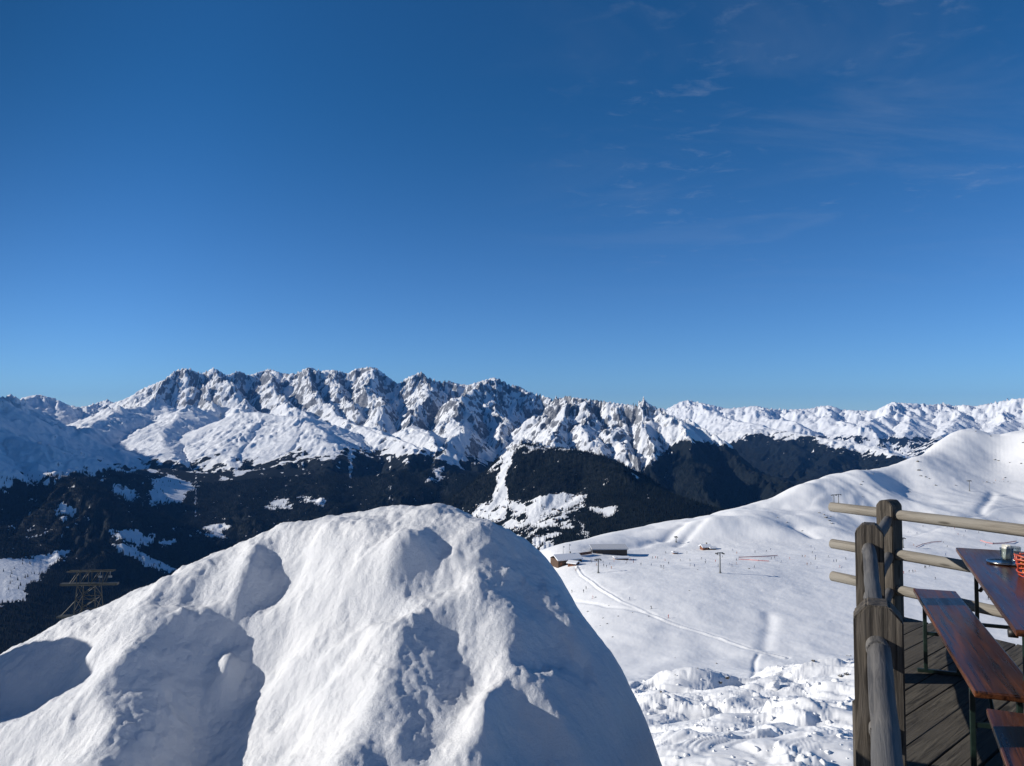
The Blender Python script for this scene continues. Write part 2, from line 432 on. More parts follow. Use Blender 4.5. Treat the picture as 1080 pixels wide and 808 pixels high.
# bring the skyline to its listed elevation in every direction
su = np.array([a for a, b in SKY_L], float); sv = np.array([b for a, b in SKY_L], float)
tgt = np.array([math.atan2(ray(a, b)[1], math.hypot(1, ray(a, b)[0])) for a, b in SKY_L])
az = np.array([math.atan2(ray(a, b)[0], 1) for a, b in SKY_L])
T = np.interp(th, az, tgt)
for it, kn in enumerate((61, 41, 25, 13, 7)):
    el = np.arctan2(MZ - EYE, RR)
    far = np.where(MY > 6500, el, -1)
    M = far.max(0); am = far.argmax(0)
    d = np.tan(T) - np.tan(M)
    ker = np.hanning(kn + 2)[1:-1]; ker /= ker.sum(); d = np.convolve(np.pad(d, kn // 2, mode='edge'), ker, 'valid')
    ker = np.ones(61) / 61; rcs = np.convolve(np.pad(rr[am], 30, mode='edge'), ker, 'valid')
    wd = 0.30 if it < 2 else 0.12
    wgt = sstep(-wd, -0.01, np.log(RR / rcs[None]))
    MZ = MZ + d[None] * RR * wgt
U_, V_ = proj(MX, MY, MZ)

# what grows or lies where (0..1 masks on the ground, not light)
e1 = fbm(MX / 350, MY / 350, 5, 0.6, seed=91); e2 = fbm(MX / 120, MY / 120, 4, 0.6, seed=95)
jit = 7 * e1 + 4 * e2
ju, jv = U_ + 8 * fbm(MX / 260, MY / 260, 6, 0.7, seed=101), V_ + 4.5 * fbm(MX / 260, MY / 260, 6, 0.7, seed=105)
line_u = np.array([-300, 0, 60, 110, 160, 200, 235, 270, 300, 345, 380, 420, 470, 520, 560, 600, 640, 660, 672, 700, 722, 740, 760, 800, 860, 900, 1000, 1200])
line_v = np.array([500, 512, 505, 496, 490, 488, 494, 490, 484, 480, 476, 478, 482, 486, 470, 474, 478, 488, 500, 476, 466, 462, 468, 458, 466, 476, 486, 486])
treeline = np.interp(U_, line_u, line_v)
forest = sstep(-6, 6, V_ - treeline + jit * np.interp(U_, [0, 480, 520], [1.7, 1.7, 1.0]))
# the right-hand mountain is bare rock and snow above the hill
forest = np.where((MY > 7800) & (MY < 13500) & (U_ > 560) & (U_ < 672), 0.25 * sstep(0.1, 0.6, e1) * sstep(455, 490, V_), forest)
forest = np.where((MY > 17500), sstep(458, 466, V_ + 0.6 * jit) * sstep(-0.1, 0.3, e1 + 0.25), forest)
clear = [
 [(-80,600),(0,590),(40,586),(72,583),(60,595),(38,612),(25,632),(0,640),(-80,650)],
 [(158,506),(176,502),(210,515),(196,524),(183,533),(158,530)],
 [(116,556),(140,560),(166,572),(150,574),(125,566)],
 [(122,569),(150,578),(186,600),(180,607),(150,594),(122,580)],
 [(213,555),(240,550),(240,566),(220,569)],
 [(287,528),(305,524),(310,537),(287,538)],
 [(315,527),(342,527),(342,532),(318,532)],
 [(120,512),(142,516),(138,528),(120,524)],
 [(56,532),(80,534),(78,546),(60,542)],
 [(174,566),(184,566),(184,572),(174,572)],
 [(527,477),(541,475),(537,490),(535,505),(534,518),(537,533),(520,535),(522,515),(526,500),(529,488)],
 [(488,540),(506,531),(530,527),(560,530),(590,519),(614,520),(620,536),(602,546),(597,560),(578,584),(556,590),(545,575),(535,560),(512,550)],
 [(624,536),(645,531),(652,540),(632,546)],
 [(606,548),(612,556),(620,572),(616,574)],
 [(455,492),(466,490),(464,506),(452,506)],
]
forest0 = forest.copy()
for i, pl in enumerate(clear):
    m = (inpoly(U_ + 0.35 * (ju - U_), V_ + 0.5 * (jv - V_), pl) if i == 10 else inpoly(ju, jv, pl)) & (MY < 9500)
    if i == 11:
        m = m & ((e2 + 0.8 * e1 > -0.28) | (np.hypot((U_ - 590) / 26, (V_ - 528) / 9) < 1))
    forest = np.where(m, 0.0, forest)
# avalanche tracks running down the wooded slope
st = pnoise(U_ / 7.0, V_ / 90.0, 5) + 0.7 * pnoise(U_ / 19.0, V_ / 60.0, 6)
forest = np.where((st > 0.80 + 0.3 * e2) & (U_ > 20) & (U_ < 480) & (V_ < 545), forest * 0.46, forest)
# thin woods with snow showing between the trees
spk = fbm(MX / 70, MY / 90, 4, 0.65, seed=121) + 0.5 * e1
forest = np.where((forest > 0.5) & (spk > np.interp(U_, [0, 300, 520, 700], [0.85, 1.0, 1.1, 1.3])) & (V_ < treeline + 95), 0.38, forest)
# open valley floor far right
vf = inpoly(ju, jv + 0.4 * e2, [(872,463),(900,466),(935,471),(965,478),(968,484),(945,480),(915,474),(880,468)]) & (MY > 9000)
forest = np.where(vf, 0.15, forest)
gx, gy = slope_xy(MZ); steep = np.hypot(gx, gy)
rock = sstep(0.80, 1.65, steep + 0.4 * e2 + 0.25 * e1) 
rockiness = np.interp(U_, [0, 150, 420, 560, 600, 700, 760, 1080], [.35, .75, .85, .85, .8, .6, .35, .35])
rock = rock * rockiness * (1 - 0.7 * shoulder)
flank = sstep(-30, 25, V_ - np.interp(U_, [560, 600, 640, 672, 700, 720], [470, 468, 468, 470, 470, 470])) * (MY > 7800) * (MY < 13500) * (U_ > 555) * (U_ < 700)
rock = np.clip(rock + 0.55 * flank * sstep(-0.2, 0.4, e2), 0, 1)

m = NT('mountain snow rock and forest')
g = m.n('ShaderNodeNewGeometry')
po = g.outputs['Position']
n1 = m.noise(po, 0.004, 8, 0.65); n2 = m.noise(po, 0.03, 6, 0.7)
fo = m.attr('forest'); rk = m.attr('rock')
nm = m.math('MULTIPLY_ADD', n2, 1.0, m.math('MULTIPLY', n1, 0.6))
fm = m.rng(m.math('ADD', fo, m.math('MULTIPLY', m.math('SUBTRACT', nm, 0.8), 0.9)), 0.42, 0.60)
rm = m.rng(m.math('ADD', rk, m.math('MULTIPLY', m.math('SUBTRACT', nm, 0.8), 1.1)), 0.40, 0.62)
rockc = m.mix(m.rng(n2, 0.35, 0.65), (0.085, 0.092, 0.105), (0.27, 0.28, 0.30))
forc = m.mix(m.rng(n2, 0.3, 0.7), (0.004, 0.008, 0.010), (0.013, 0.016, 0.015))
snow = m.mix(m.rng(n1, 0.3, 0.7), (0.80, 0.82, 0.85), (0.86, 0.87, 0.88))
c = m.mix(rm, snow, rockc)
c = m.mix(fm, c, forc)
nb = m.bump(n2, 0.5, 30.0)
MAT_MTN = m.fin(c, 0.85, nb, Specular_IOR_Level=0.1)
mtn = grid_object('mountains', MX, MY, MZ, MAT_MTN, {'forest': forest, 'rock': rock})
tag(mtn, kind='structure')

# ------------------------------------------------------------------ the woods on the near slopes: one mass of small firs
def scatter_firs(n):
    ok = np.nonzero(((forest > 0.3) | (fbm(MX / 90, MY / 90, 3, 0.6, seed=131) > 0.22)) & (RR < 8600) & (U_ > -60) & (U_ < 800) & (V_ < 720) & (V_ > treeline - 8))
    # even over ground area, thinner on the meadows
    area = (RR[ok] ** 2) * np.where(forest[ok] > 0.55, 1.0, np.where(forest[ok] > 0.3, 0.4, 0.10))
    pick = RNG.choice(len(ok[0]), n, p=area / area.sum())
    i, j = ok[0][pick], ok[1][pick]
    fr = RNG.random(n); fc = RNG.random(n)
    i = np.clip(i, 0, nr - 2); j = np.clip(j, 0, nc - 2)
    def bl(A): return A[i, j] * (1 - fr) * (1 - fc) + A[i + 1, j] * fr * (1 - fc) + A[i, j + 1] * (1 - fr) * fc + A[i + 1, j + 1] * fr * fc
    x, y, z = bl(MX), bl(MY), bl(MZ)
    h = RNG.uniform(13, 27, n); r = h * RNG.uniform(0.13, 0.2, n)
    a0 = RNG.uniform(0, 6.28, n)
    ns = 4
    V = np.zeros((n, ns + 1, 3), np.float32)
    for k in range(ns):
        a = a0 + k * 2 * math.pi / ns
        V[:, k] = np.stack([x + r * np.cos(a), y + r * np.sin(a), z - 2], -1)
    V[:, ns] = np.stack([x, y, z + h], -1)
    b = (np.arange(n) * (ns + 1))[:, None]
    tri = np.concatenate([np.stack([b[:, 0] + k, b[:, 0] + (k + 1) % ns, b[:, 0] + ns], -1) for k in range(ns)], 0)
    me = bpy.data.meshes.new('forest')
    me.vertices.add(n * (ns + 1)); me.vertices.foreach_set('co', V.reshape(-1))
    me.loops.add(len(tri) * 3); me.loops.foreach_set('vertex_index', tri.astype(np.int32).reshape(-1))
    me.polygons.add(len(tri)); me.polygons.foreach_set('loop_start', np.arange(0, len(tri) * 3, 3, dtype=np.int32)); me.polygons.foreach_set('loop_total', np.full(len(tri), 3, np.int32))
    me.update()
    m = NT('dark fir needles')
    nn = m.noise(m.pos(), 0.02, 3, 0.6)
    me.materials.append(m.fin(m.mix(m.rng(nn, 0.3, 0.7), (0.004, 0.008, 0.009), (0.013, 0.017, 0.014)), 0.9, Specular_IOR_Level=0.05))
    o = bpy.data.objects.new('forest', me); COL.objects.link(o)
    tag(o, 'dark fir forest covering the valley slopes below the snow peaks', 'forest', kind='stuff')
scatter_firs(110000)

# ------------------------------------------------------------------ the cold air between here and the far peaks
def box_mesh(x0, x1, y0, y1, z0, z1):
    v = [(x, y, z) for z in (z0, z1) for y in (y0, y1) for x in (x0, x1)]
    return v, [(0, 2, 3, 1), (4, 5, 7, 6), (0, 1, 5, 4), (2, 6, 7, 3), (0, 4, 6, 2), (1, 3, 7, 5)]
hm = bpy.data.materials.new('cold clear air'); hm.use_nodes = True
ht = hm.node_tree; ht.nodes.clear()
ho = ht.nodes.new('ShaderNodeOutputMaterial'); hv = ht.nodes.new('ShaderNodeVolumePrincipled')
hv.inputs['Color'].default_value = (0.11, 0.39, 1.0, 1); hv.inputs['Density'].default_value = 0.95e-5; hv.inputs['Anisotropy'].default_value = 0.0
ht.links.new(hv.outputs[0], ho.inputs['Volume'])
zlo = float(MZ.min()) - 1.0; zhi = float(MZ.max()) + 30
v_, f_ = box_mesh(-30000, 30000, -2500, 43000, zlo, zhi)
hz = raw_mesh('haze', v_, f_, hm)
tag(hz, 'thin blue haze of cold air in front of the far peaks', 'haze', kind='stuff')
# ------------------------------------------------------------------ the ski slope below the terrace
slope_pts = [(700,808,14),(800,808,13.5),(895,808,13),(680,740,24),(780,742,22),(895,740,21),(715,706,34),(800,704,36),(895,688,40),(1000,700,40),
 (700,735,60),(800,735,60),(900,728,62),(1080,760,50),(700,722,130),(860,722,130),(1060,730,120),
 (640,716,250),(700,702,270),(855,698,275),(1000,690,290),(1080,690,290),
 (600,640,410),(690,640,375),(760,604,470),(640,606,470),(840,640,380),(950,640,390),(1070,640,400),
 (590,592,570),(630,585,600),(660,583,620),(720,582,620),(800,581,600),(880,581,600),(960,580,600),(1060,577,640),
 (565,581,640),(600,571,680),(640,561,740),(690,551,760),(740,543,780),(780,535,800),(815,524,830),(832,515,850),(850,507,870),(870,500,900),(888,498,930),(920,491,980),(945,487,1010),(960,481,1040),(985,466,1120),(1003,455,1180),(1015,452,1200),(1030,453,1220),(1045,458,1230),(1055,459,1240),(1066,455,1250),(1085,453,1260),(1160,450,1300),(1250,450,1320),
 (700,564,690),(780,562,690),(840,548,740),(880,548,730),(930,543,780),(1000,537,800),(1060,537,820),(950,512,930),(1020,512,930),(1070,503,980),(1000,483,1060),(1050,487,1070),(1200,540,800),(1200,640,400),
 (565,640,800),(690,615,930),(830,580,1010),(920,560,1150),(1010,540,1350),(1080,530,1400),(1160,530,1450),(565,760,1200),(830,680,1600),(1080,640,2000),(1250,560,1500),(300,900,1200),
 (500,650,560),(540,625,600),(450,720,500),(300,740,400),(93,745,250),(0,800,220),(-150,850,200),(300,820,200),(500,780,250),(560,730,250),(560,760,130),(300,950,60),(100,1000,40),(0,1150,25),(-200,900,100),
 (0,1500,10),(540,1200,10),(540,1650,5),(895,1100,7),(1080,1100,7),(1300,1200,7),(1300,800,40)]
tp = []
for u_, v_, Y_ in slope_pts:
    x_, y_, z_ = P(u_, v_, Y_); r_ = math.hypot(x_, y_)
    tp.append((math.atan2(x_, y_) * 2.2, math.log(r_), (z_ - EYE) / r_))
tf = tps(tp, 2e-4)
nr2, nc2 = (1500, 1250)
th2 = np.concatenate([np.linspace(rad(-44), rad(0.5), nc2 // 5), np.linspace(rad(0.5), rad(43), nc2 - nc2 // 5 + 1)[1:]])
rr2 = np.exp(np.linspace(math.log(5.0), math.log(2300), nr2))
TH2, RR2 = np.meshgrid(th2, rr2)
SX, SY = RR2 * np.sin(TH2), RR2 * np.cos(TH2)
SZ = EYE + RR2 * coarse(tf, TH2 * 2.2, np.log(RR2), 5)
u2, v2 = proj(SX, SY, SZ)
farw = sstep(230, 480, RR2); near = 1 - sstep(38, 55, RR2)
hillw = sstep(575, 545, v2) * farw
dune = fbm(SX / 95 + 0.4 * pnoise(SX / 160, SY / 160, 9), SY / 150, 4, 0.45, seed=201)
SZ = SZ + hillw * (7.0 * dune + 2.5 * np.abs(pnoise(SX / 55, SY / 70, 207))) * np.interp(RR2, [850, 1130, 1500], [1, .3, .2])
SZ = SZ + farw * (1 - hillw) * 1.1 * fbm(SX / 80, SY / 100, 4, 0.5, seed=211)
SZ = SZ + sstep(120, 240, RR2) * (1 - farw) * 2.2 * fbm(SX / 45, SY / 60, 3, 0.45, seed=215)
# keep the crest of the far hill rounded and no higher than it stands
cap_uv = [(300,640),(540,600),(565,581),(600,571),(640,561),(690,551),(740,543),(780,535),(815,524),(832,515),(850,507),(870,500),(888,498),(920,491),(945,487),(960,481),(985,466),(1003,455),(1015,451.5),(1030,452.5),(1045,457.5),(1055,458.5),(1066,455.5),(1085,453.5),(1160,451),(1300,453)]
cap = np.interp(th2, [math.atan2(ray(a, b)[0], 1) for a, b in cap_uv], [ray(a, b)[1] / math.hypot(1, ray(a, b)[0]) for a, b in cap_uv])[None]
cap = cap + 0.0012 * fbm(SX / 60, SY / 60, 3, seed=261)
tt = (SZ - EYE) / RR2; kq = 0.0022
tt = np.where(RR2 > 520, tt - kq * np.logaddexp(0, (tt - cap) / kq), tt)
SZ = EYE + tt * RR2
# lumpy avalanche-like bank just below the terrace
qx = SX + 1.2 * fbm(SX / 4, SY / 4, 3, seed=222); qy = SY + 1.2 * fbm(SX / 4, SY / 4, 3, seed=223)
ch = fbm(qx / 7, qy / 7, 4, 0.5, seed=221)
ck = np.abs(fbm(qx / 2.2, qy / 2.2, 5, 0.55, seed=231)) - 0.35
bl = np.maximum(0, ridged(qx / 2.2, qy / 2.2, 4, 0.55, seed=235) - 1.0)
band = sstep(-0.15, 0.45, pnoise(SX / 7, SY / 7, 241) + 0.15)
SZ = SZ + near * (0.70 * ch + 0.22 * ck * (0.25 + band) + 0.11 * bl * band - 0.45 + 0.04 * fbm(qx / .5, qy / .5, 4, 0.6, seed=243)) * sstep(6, 12, RR2)
SZ = SZ + sstep(38, 55, RR2) * sstep(300, 200, RR2) * 0.5 * fbm(SX / 14, SY / 14, 4, 0.55, seed=251)
SZ = SZ + sstep(200, 300, RR2) * (0.22 * fbm(SX / 22, SY / 26, 5, 0.6, seed=255) + 0.5 * np.maximum(0, pnoise(SX / 6, SY / 6, 257) - 0.55) * (pnoise(SX / 40, SY / 40, 258) > 0))
# cleared track across the plateau
def hit_on(u, v, th_, rr_, X_, Y_, Z_, far_first=False):
    a, t = ray(u, v)
    ang = math.atan2(a, 1.0)
    c = float(np.interp(ang, th_, np.arange(len(th_)))); j = min(int(c), len(th_) - 2); f = c - j
    zc = Z_[:, j] * (1 - f) + Z_[:, j + 1] * f
    yc = Y_[:, j] * (1 - f) + Y_[:, j + 1] * f
    d = zc - (EYE + t * yc)
    k = np.nonzero((d[:-1] < 0) & (d[1:] >= 0))[0]
    if len(k) == 0: k = np.array([int(np.argmax(d))])
    k = int(k[0]); k = min(k, len(rr_) - 2)
    den = d[k + 1] - d[k]; g = -d[k] / den if abs(den) > 1e-9 else 0.0
    g = min(max(g, 0), 1)
    y = yc[k] * (1 - g) + yc[k + 1] * g; z = zc[k] * (1 - g) + zc[k + 1] * g
    return Vector((a * y, y, z))
def hit(u, v): return hit_on(u, v, th2, rr2, SX, SY, SZ)
def line_dist(X_, Y_, pts):
    best = np.full(X_.shape, 1e9); side = np.zeros(X_.shape)
    for p, q in zip(pts[:-1], pts[1:]):
        dx_, dy_ = q[0] - p[0], q[1] - p[1]; L2 = dx_ * dx_ + dy_ * dy_ + 1e-12
        t = np.clip(((X_ - p[0]) * dx_ + (Y_ - p[1]) * dy_) / L2, 0, 1)
        ex, ey = X_ - p[0] - t * dx_, Y_ - p[1] - t * dy_
        d = np.hypot(ex, ey); s_ = np.sign(dx_ * ey - dy_ * ex)
        side = np.where(d < best, s_, side); best = np.minimum(best, d)
    return best, side
tr = [hit(u, v) for u, v in ((608,597),(614,607),(630,619),(655,634),(680,645),(701,654),(730,664),(760,673),(790,684),(812,690),(828,694))]
dtr, str_ = line_dist(SX, SY, [(p.x, p.y) for p in tr])
SZ = SZ + (0.42 * np.exp(-(dtr / 0.62) ** 2) - 0.25 * np.exp(-((dtr - 1.4) / 0.6) ** 2)) * (0.8 + 0.5 * pnoise(SX / 9, SY / 9, 259))
tr2 = [hit(u, v) for u, v in ((800,690),(796,697),(780,706),(762,712),(745,716))]
d2_, _ = line_dist(SX, SY, [(p.x, p.y) for p in tr2]); SZ = SZ - 0.5 * np.exp(-(d2_ / 0.9) ** 2)
for pts_ in (((560,628),(600,633),(640,640),(690,648)), ((700,602),(760,598),(830,600)), ((960,566),(1010,552),(1050,541),(1085,532))):
    q_ = [hit(u, v) for u, v in pts_]; d3_, _ = line_dist(SX, SY, [(p.x, p.y) for p in q_]); SZ = SZ - 0.45 * np.exp(-(d3_ / 1.3) ** 2)
p_ = hit(843, 696.6)
# rounded knolls at the foot of the hill
for u_, v_, r_, h_ in ((768,556,26,6.5),(738,556,18,3.5),(800,552,20,4.5),(845,550,24,5.5),(822,563,16,3.5),(902,546,22,5),(872,560,15,3),(940,556,20,4),(700,563,16,3),(960,534,26,5),(1000,545,22,4.5),(1040,540,24,5),(655,571,20,3)):
    c_ = hit(u_, v_); SZ = SZ + h_ * np.exp(-(((SX - c_.x) / (r_ * 1.25)) ** 2 + ((SY - c_.y) / (r_ * 0.9)) ** 2))
# hollow with a shaded rim in the plateau, stream gullies in the hill
for pts_, dep, wd in ((((806,684),(808,672),(812,658),(810,646)), 0.75, 3.0), (((722,552),(708,562),(700,570)), 2.2, 5), (((742,548),(726,564),(715,576)), 1.5, 4), (((1047,520),(1042,528),(1034,540)), 2.2, 5), (((690,571),(675,576),(660,577)), 1.6, 5), (((858,566),(846,560),(838,556)), 2.0, 5)):
    q_ = [hit(u, v) for u, v in pts_]; d3_, _ = line_dist(SX, SY, [(p.x, p.y) for p in q_]); SZ = SZ - dep * np.exp(-(d3_ / wd) ** 2)
m = NT('ski slope snow')
po = m.pos()
a_ = m.noise(po, 0.02, 5, 0.6); b_ = m.noise(po, 0.25, 5, 0.65); c_ = m.noise(m.map(po, (0.06, 0.9, 0.3), rot=(0, 0, 0.5)), 1.0, 4, 0.6)
sc_ = m.mix(m.rng(m.math('ADD', a_, m.math('MULTIPLY', c_, 0.15)), 0.40, 0.75), (0.87, 0.875, 0.88), (0.91, 0.91, 0.91))
bb = m.bump(m.math('ADD', b_, m.math('MULTIPLY', c_, 0.4)), 0.16, 0.5)
MAT_SLOPE = m.fin(sc_, 0.7, bb, Specular_IOR_Level=0.2)
slope = grid_object('ski_slope', SX, SY, SZ, MAT_SLOPE)
tag(slope, kind='structure')

# trodden snow and the rising mountainside behind the viewer
bx = np.linspace(-70, 60, 130); by = np.linspace(-90, 0.9, 90)
BX, BY = np.meshgrid(bx, by)
BZ = -0.08 + 0.32 * np.maximum(0, -BY - 9) + 0.12 * fbm(BX / 4, BY / 4, 3, seed=281) * sstep(1, 5, -BY) + 0.5 * fbm(BX / 16, BY / 16, 3, seed=283) * sstep(4, 14, -BY)
BZ = np.where(BX > 8, BZ - 0.1 * (BX - 8), BZ)
tag(grid_object('snow_ground', BX, BY, BZ, MAT_SLOPE), kind='structure')
# ------------------------------------------------------------------ the big snow heap at the edge of the terrace
heap_pts = [P(*p) for p in [
 # skyline of the heap
 (-120,745,3.5),(0,695,3.5),(35,678,3.5),(70,655,3.5),(130,630,3.5),(180,607,3.5),(240,580,3.5),(270,567,3.5),(300,558,3.46),(350,545,3.4),(390,541,3.36),(430,537,3.3),(470,540,3.3),(500,545,3.3),(540,562,3.3),(570,582,3.3),(592,610,3.22),(614,648,3.14),(634,680,3.06),(653,708,3.0),(674,742,2.93),(691,782,2.86),(703,830,2.8),(712,900,2.7),
 # face towards the camera
 (0,760,2.9),(60,720,2.95),(110,690,2.95),(170,680,2.86),(230,660,2.95),(300,640,3.02),(370,620,3.0),(430,600,2.98),(480,600,3.0),
 (0,860,2.35),(100,800,2.42),(200,770,2.6),(300,740,2.72),(380,720,2.62),(330,808,2.42),(380,830,2.25),(200,900,2.1),(60,1000,1.9),(350,950,1.85),(500,1000,1.8),
 (455,635,2.9),(420,710,2.62),(365,808,2.3),
 (540,600,3.08),(480,640,2.85),(525,640,2.88),(582,640,2.96),(480,690,2.68),(560,690,2.73),(500,740,2.52),(600,740,2.64),(500,800,2.36),(560,805,2.43),(640,800,2.57),(600,900,2.2),(650,960,2.15),
 (300,1300,1.2),(0,1400,1.2),(600,1300,1.3)]]
def beyond(u, v, Y, dy, dz, dx=0.0):
    x, y, z = P(u, v, Y); heap_pts.append((x + dx, y + dy, z + dz))
for q in ((-120,745,3.4),(0,695,3.4),(130,630,3.45),(240,580,3.5),(350,545,3.4),(430,537,3.3),(500,545,3.2)):
    beyond(*q, .55, -.32); beyond(*q, 1.5, -1.6); beyond(*q, 2.6, -3.2)
for q in ((570,582,3.3),(614,648,3.14),(653,708,3.0),(691,782,2.86),(712,900,2.7)):
    beyond(*q, .45, -.35, .1); beyond(*q, 1.3, -1.7, .5); beyond(*q, .3, -1.5, 1.0); beyond(*q, 2.2, -3.4, 1.0)
heap = tps(heap_pts, 2e-4)
hs = 0.0065
gx_ = np.arange(-4.4, 1.75, hs); gy_ = np.arange(0.75, 5.9, hs)
HX, HY = np.meshgrid(gx_, gy_)
HZ = coarse(heap, HX, HY, 8)
def hit_heap(u, v):
    a, t = ray(u, v)
    ys = np.linspace(1.0, 5.5, 900)
    fi = (a * ys - gx_[0]) / hs; fj = (ys - gy_[0]) / hs
    i = np.clip(fi.astype(int), 0, len(gx_) - 1); j = np.clip(fj.astype(int), 0, len(gy_) - 1)
    d = HZ[j, i] - (EYE + t * ys)
    k = np.nonzero(d >= 0)[0]
    k = int(k[0]) if len(k) else int(np.argmax(d))
    return a * ys[k], ys[k]
def crease(pts, amp, wl, wr, taper=True):
    """a ridge (amp > 0) or trough along a line; wl / wr: width to the left and right of its direction"""
    global HZ
    q = [hit_heap(u, v) for u, v in pts]
    dd, ss = line_dist(HX + 0.025 * nA, HY + 0.025 * nB, q)
    wd = np.where(ss > 0, wl, wr)
    HZ = HZ + amp * np.exp(-(dd / wd) ** 2)
def lump(u, v, amp, rx, ry, rot=0.0, p=1.0):
    global HZ
    x, y = hit_heap(u, v)
    c, s = math.cos(rot), math.sin(rot)
    ex, ey = HX + 0.035 * nA - x, HY + 0.035 * nB - y
    k = ((c * ex + s * ey) / rx) ** 2 + ((-s * ex + c * ey) / ry) ** 2
    HZ = HZ + amp * np.exp(-k ** p)
nA = fbm(HX / .22, HY / .22, 3, 0.5, seed=401); nB = fbm(HX / .22, HY / .22, 3, 0.5, seed=405)
crease([(152,662),(138,690),(108,722),(60,758),(0,785)], .145, .12, .20)
crease([(255,650),(245,690),(225,740),(195,800)], -.17, .24, .16)
crease([(30,715),(75,700),(110,668),(150,632)], -.13, .16, .22)
HZ = HZ + 1.12 * np.exp(-((HX + 3.25) / .42) ** 2 - ((HY - 3.06) / .38) ** 6)  # unseen peak added left of the frame to shade the heap's left bowl
lump(237, 712, .10, .05, .06, p=1.6)
crease([(450,646),(440,665),(424,702),(398,750),(362,812)], .07, .22, .09)
crease([(480,660),(470,710),(440,770)], -.06, .14, .22)
crease([(378,688),(345,715),(302,756)], -.045, .035, .028)
crease([(395,670),(372,683),(340,705)], .02, .03, .04)
crease([(318,770),(300,790)], -.05, .04, .04)
lump(300, 606, -.06, .11, .06, 0.2, 1.0); lump(272, 600, .03, .07, .12)
lump(226, 619, -.065, .12, .05, 0.2, 1.3); lump(190, 616, .03, .08, .1)
lump(436, 600, -.055, .065, .06, 0.4, 1.1); lump(466, 610, -.035, .09, .05, 0.3, 1.1); lump(452, 634, .03, .05, .05); lump(420, 588, .035, .05, .05)
lump(432, 572, .035, .10, .05); lump(455, 574, -.03, .12, .05); lump(395, 560, .03, .08, .05)
lump(300, 560, .03, .09, .06); lump(330, 566, -.03, .08, .05); lump(352, 560, .03, .05, .05); lump(275, 572, .03, .07, .05)
crease([(455,566),(520,590),(560,625)], .022, .09, .09)
crease([(560,705),(590,680),(610,700)], -.05, .06, .05); crease([(545,730),(572,742),(600,800)], .05, .05, .08)
lump(505, 772, .12, .055, .11, -0.5, 1.4); lump(428, 795, .05, .04, .05); lump(470, 640, .05, .05, .04); lump(600, 640, .02, .06, .08)
crease([(500,640),(540,690),(600,735)], .035, .06, .10); crease([(610,690),(640,740),(655,790)], .04, .07, .08)
crease([(470,700),(520,725),(560,790)], -.03, .10, .07); lump(590, 770, .05, .10, .07); lump(545, 655, .03, .08, .06)
rl = random.Random(12)
def dimple(x, y, amp, rx, ry, rot, p):
    global HZ
    c, s = math.cos(rot), math.sin(rot); ex, ey = HX + .03 * nA - x, HY + .03 * nB - y
    HZ = HZ + amp * np.exp(-(((c * ex + s * ey) / rx) ** 2 + ((-s * ex + c * ey) / ry) ** 2) ** p)
for _ in range(85):      # wind-scooped dents and bumps spread over the crown
    r1 = rl.uniform(.035, .10)
    dimple(rl.uniform(-1.75, .15), rl.uniform(2.72, 3.42), rl.uniform(.010, .030) * rl.choice((1, -1)), r1 * rl.uniform(1, 1.9), r1, rl.uniform(-.7, .7), rl.uniform(1, 1.7))
for _ in range(14):
    r1 = rl.uniform(.04, .09)
    dimple(rl.uniform(-.1, .6), rl.uniform(2.3, 3.1), rl.uniform(.012, .030) * rl.choice((1, -1)), r1 * 1.4, r1, rl.uniform(-.7, .7), 1.2)
nC = fbm(HX / .5 + .1 * nA, HY / .5 + .1 * nB, 3, 0.5, seed=411)
nD = fbm(HX / .16, HY / .16, 5, 0.55, seed=421)
def blur(A, r):
    for ax in (0, 1):
        n = A.shape[ax]; pad = [(0, 0), (0, 0)]; pad[ax] = (r + 1, r)
        c = np.cumsum(np.pad(A, pad, mode='edge'), axis=ax)
        A = (np.take(c, np.arange(2 * r + 1, 2 * r + 1 + n), ax) - np.take(c, np.arange(0, n), ax)) / (2 * r + 1)
    return A
HZ = blur(blur(HZ, 4), 3)
crumb = sstep(.05, .55, fbm(HX / .7, HY / .7, 3, .5, seed=461))
HZ = HZ + crumb * 0.005 * np.maximum(0, fbm(HX / .055, HY / .055, 3, 0.6, seed=463)) ** 1.3
HZ = HZ + 0.020 * nC + 0.006 * (ridged(HX / .38 + .15 * nA, HY / .38 + .15 * nB, 4, .5, seed=451) - 1.0) + 0.006 * nD * (0.6 + 0.8 * sstep(-.2, .5, nC)) + 0.0035 * fbm(HX / .03, HY / .03, 4, 0.6, seed=431) + 0.012 * np.maximum(0, fbm(HX / .11, HY / .11, 3, 0.5, seed=441)) ** 2
m = NT('heaped snow')
po = m.pos()
f1 = m.noise(po, 60, 6, 0.7); f2 = m.noise(po, 320, 4, 0.7); f3 = m.noise(po, 3.0, 4, 0.6)
sc_ = m.mix(m.rng(f3, 0.3, 0.75), (0.72, 0.73, 0.745), (0.80, 0.80, 0.80))
nb = m.bump(f1, 0.55, 0.012); nb = m.bump(f2, 0.5, 0.004, nb)
MAT_HEAP = m.fin(sc_, 0.55, nb, Specular_IOR_Level=0.3)
MAT_HEAP.node_tree.nodes['Principled BSDF'].inputs['Subsurface Weight'].default_value = 0.0
ho_ = grid_object('snow_heap', HX, HY, HZ, MAT_HEAP)
tag(ho_, 'big lumpy heap of cleared snow rising in the foreground left of the wooden fence', 'snow heap')
# ------------------------------------------------------------------ terrace: boards, fence, benches, table
FD = Vector((0.41, 0.912, 0)).normalized()          # direction of the left-hand fence
RD = Vector((0.48, -0.876, 0)).normalized()         # direction of the far fence, towards the right
C0 = Vector((3.09, 6.38, 0))                        # corner post
P1 = Vector((1.35, 2.89, 0)); P2 = Vector((2.27, 4.95, 0)); P0 = P1 - (P2 - P1)

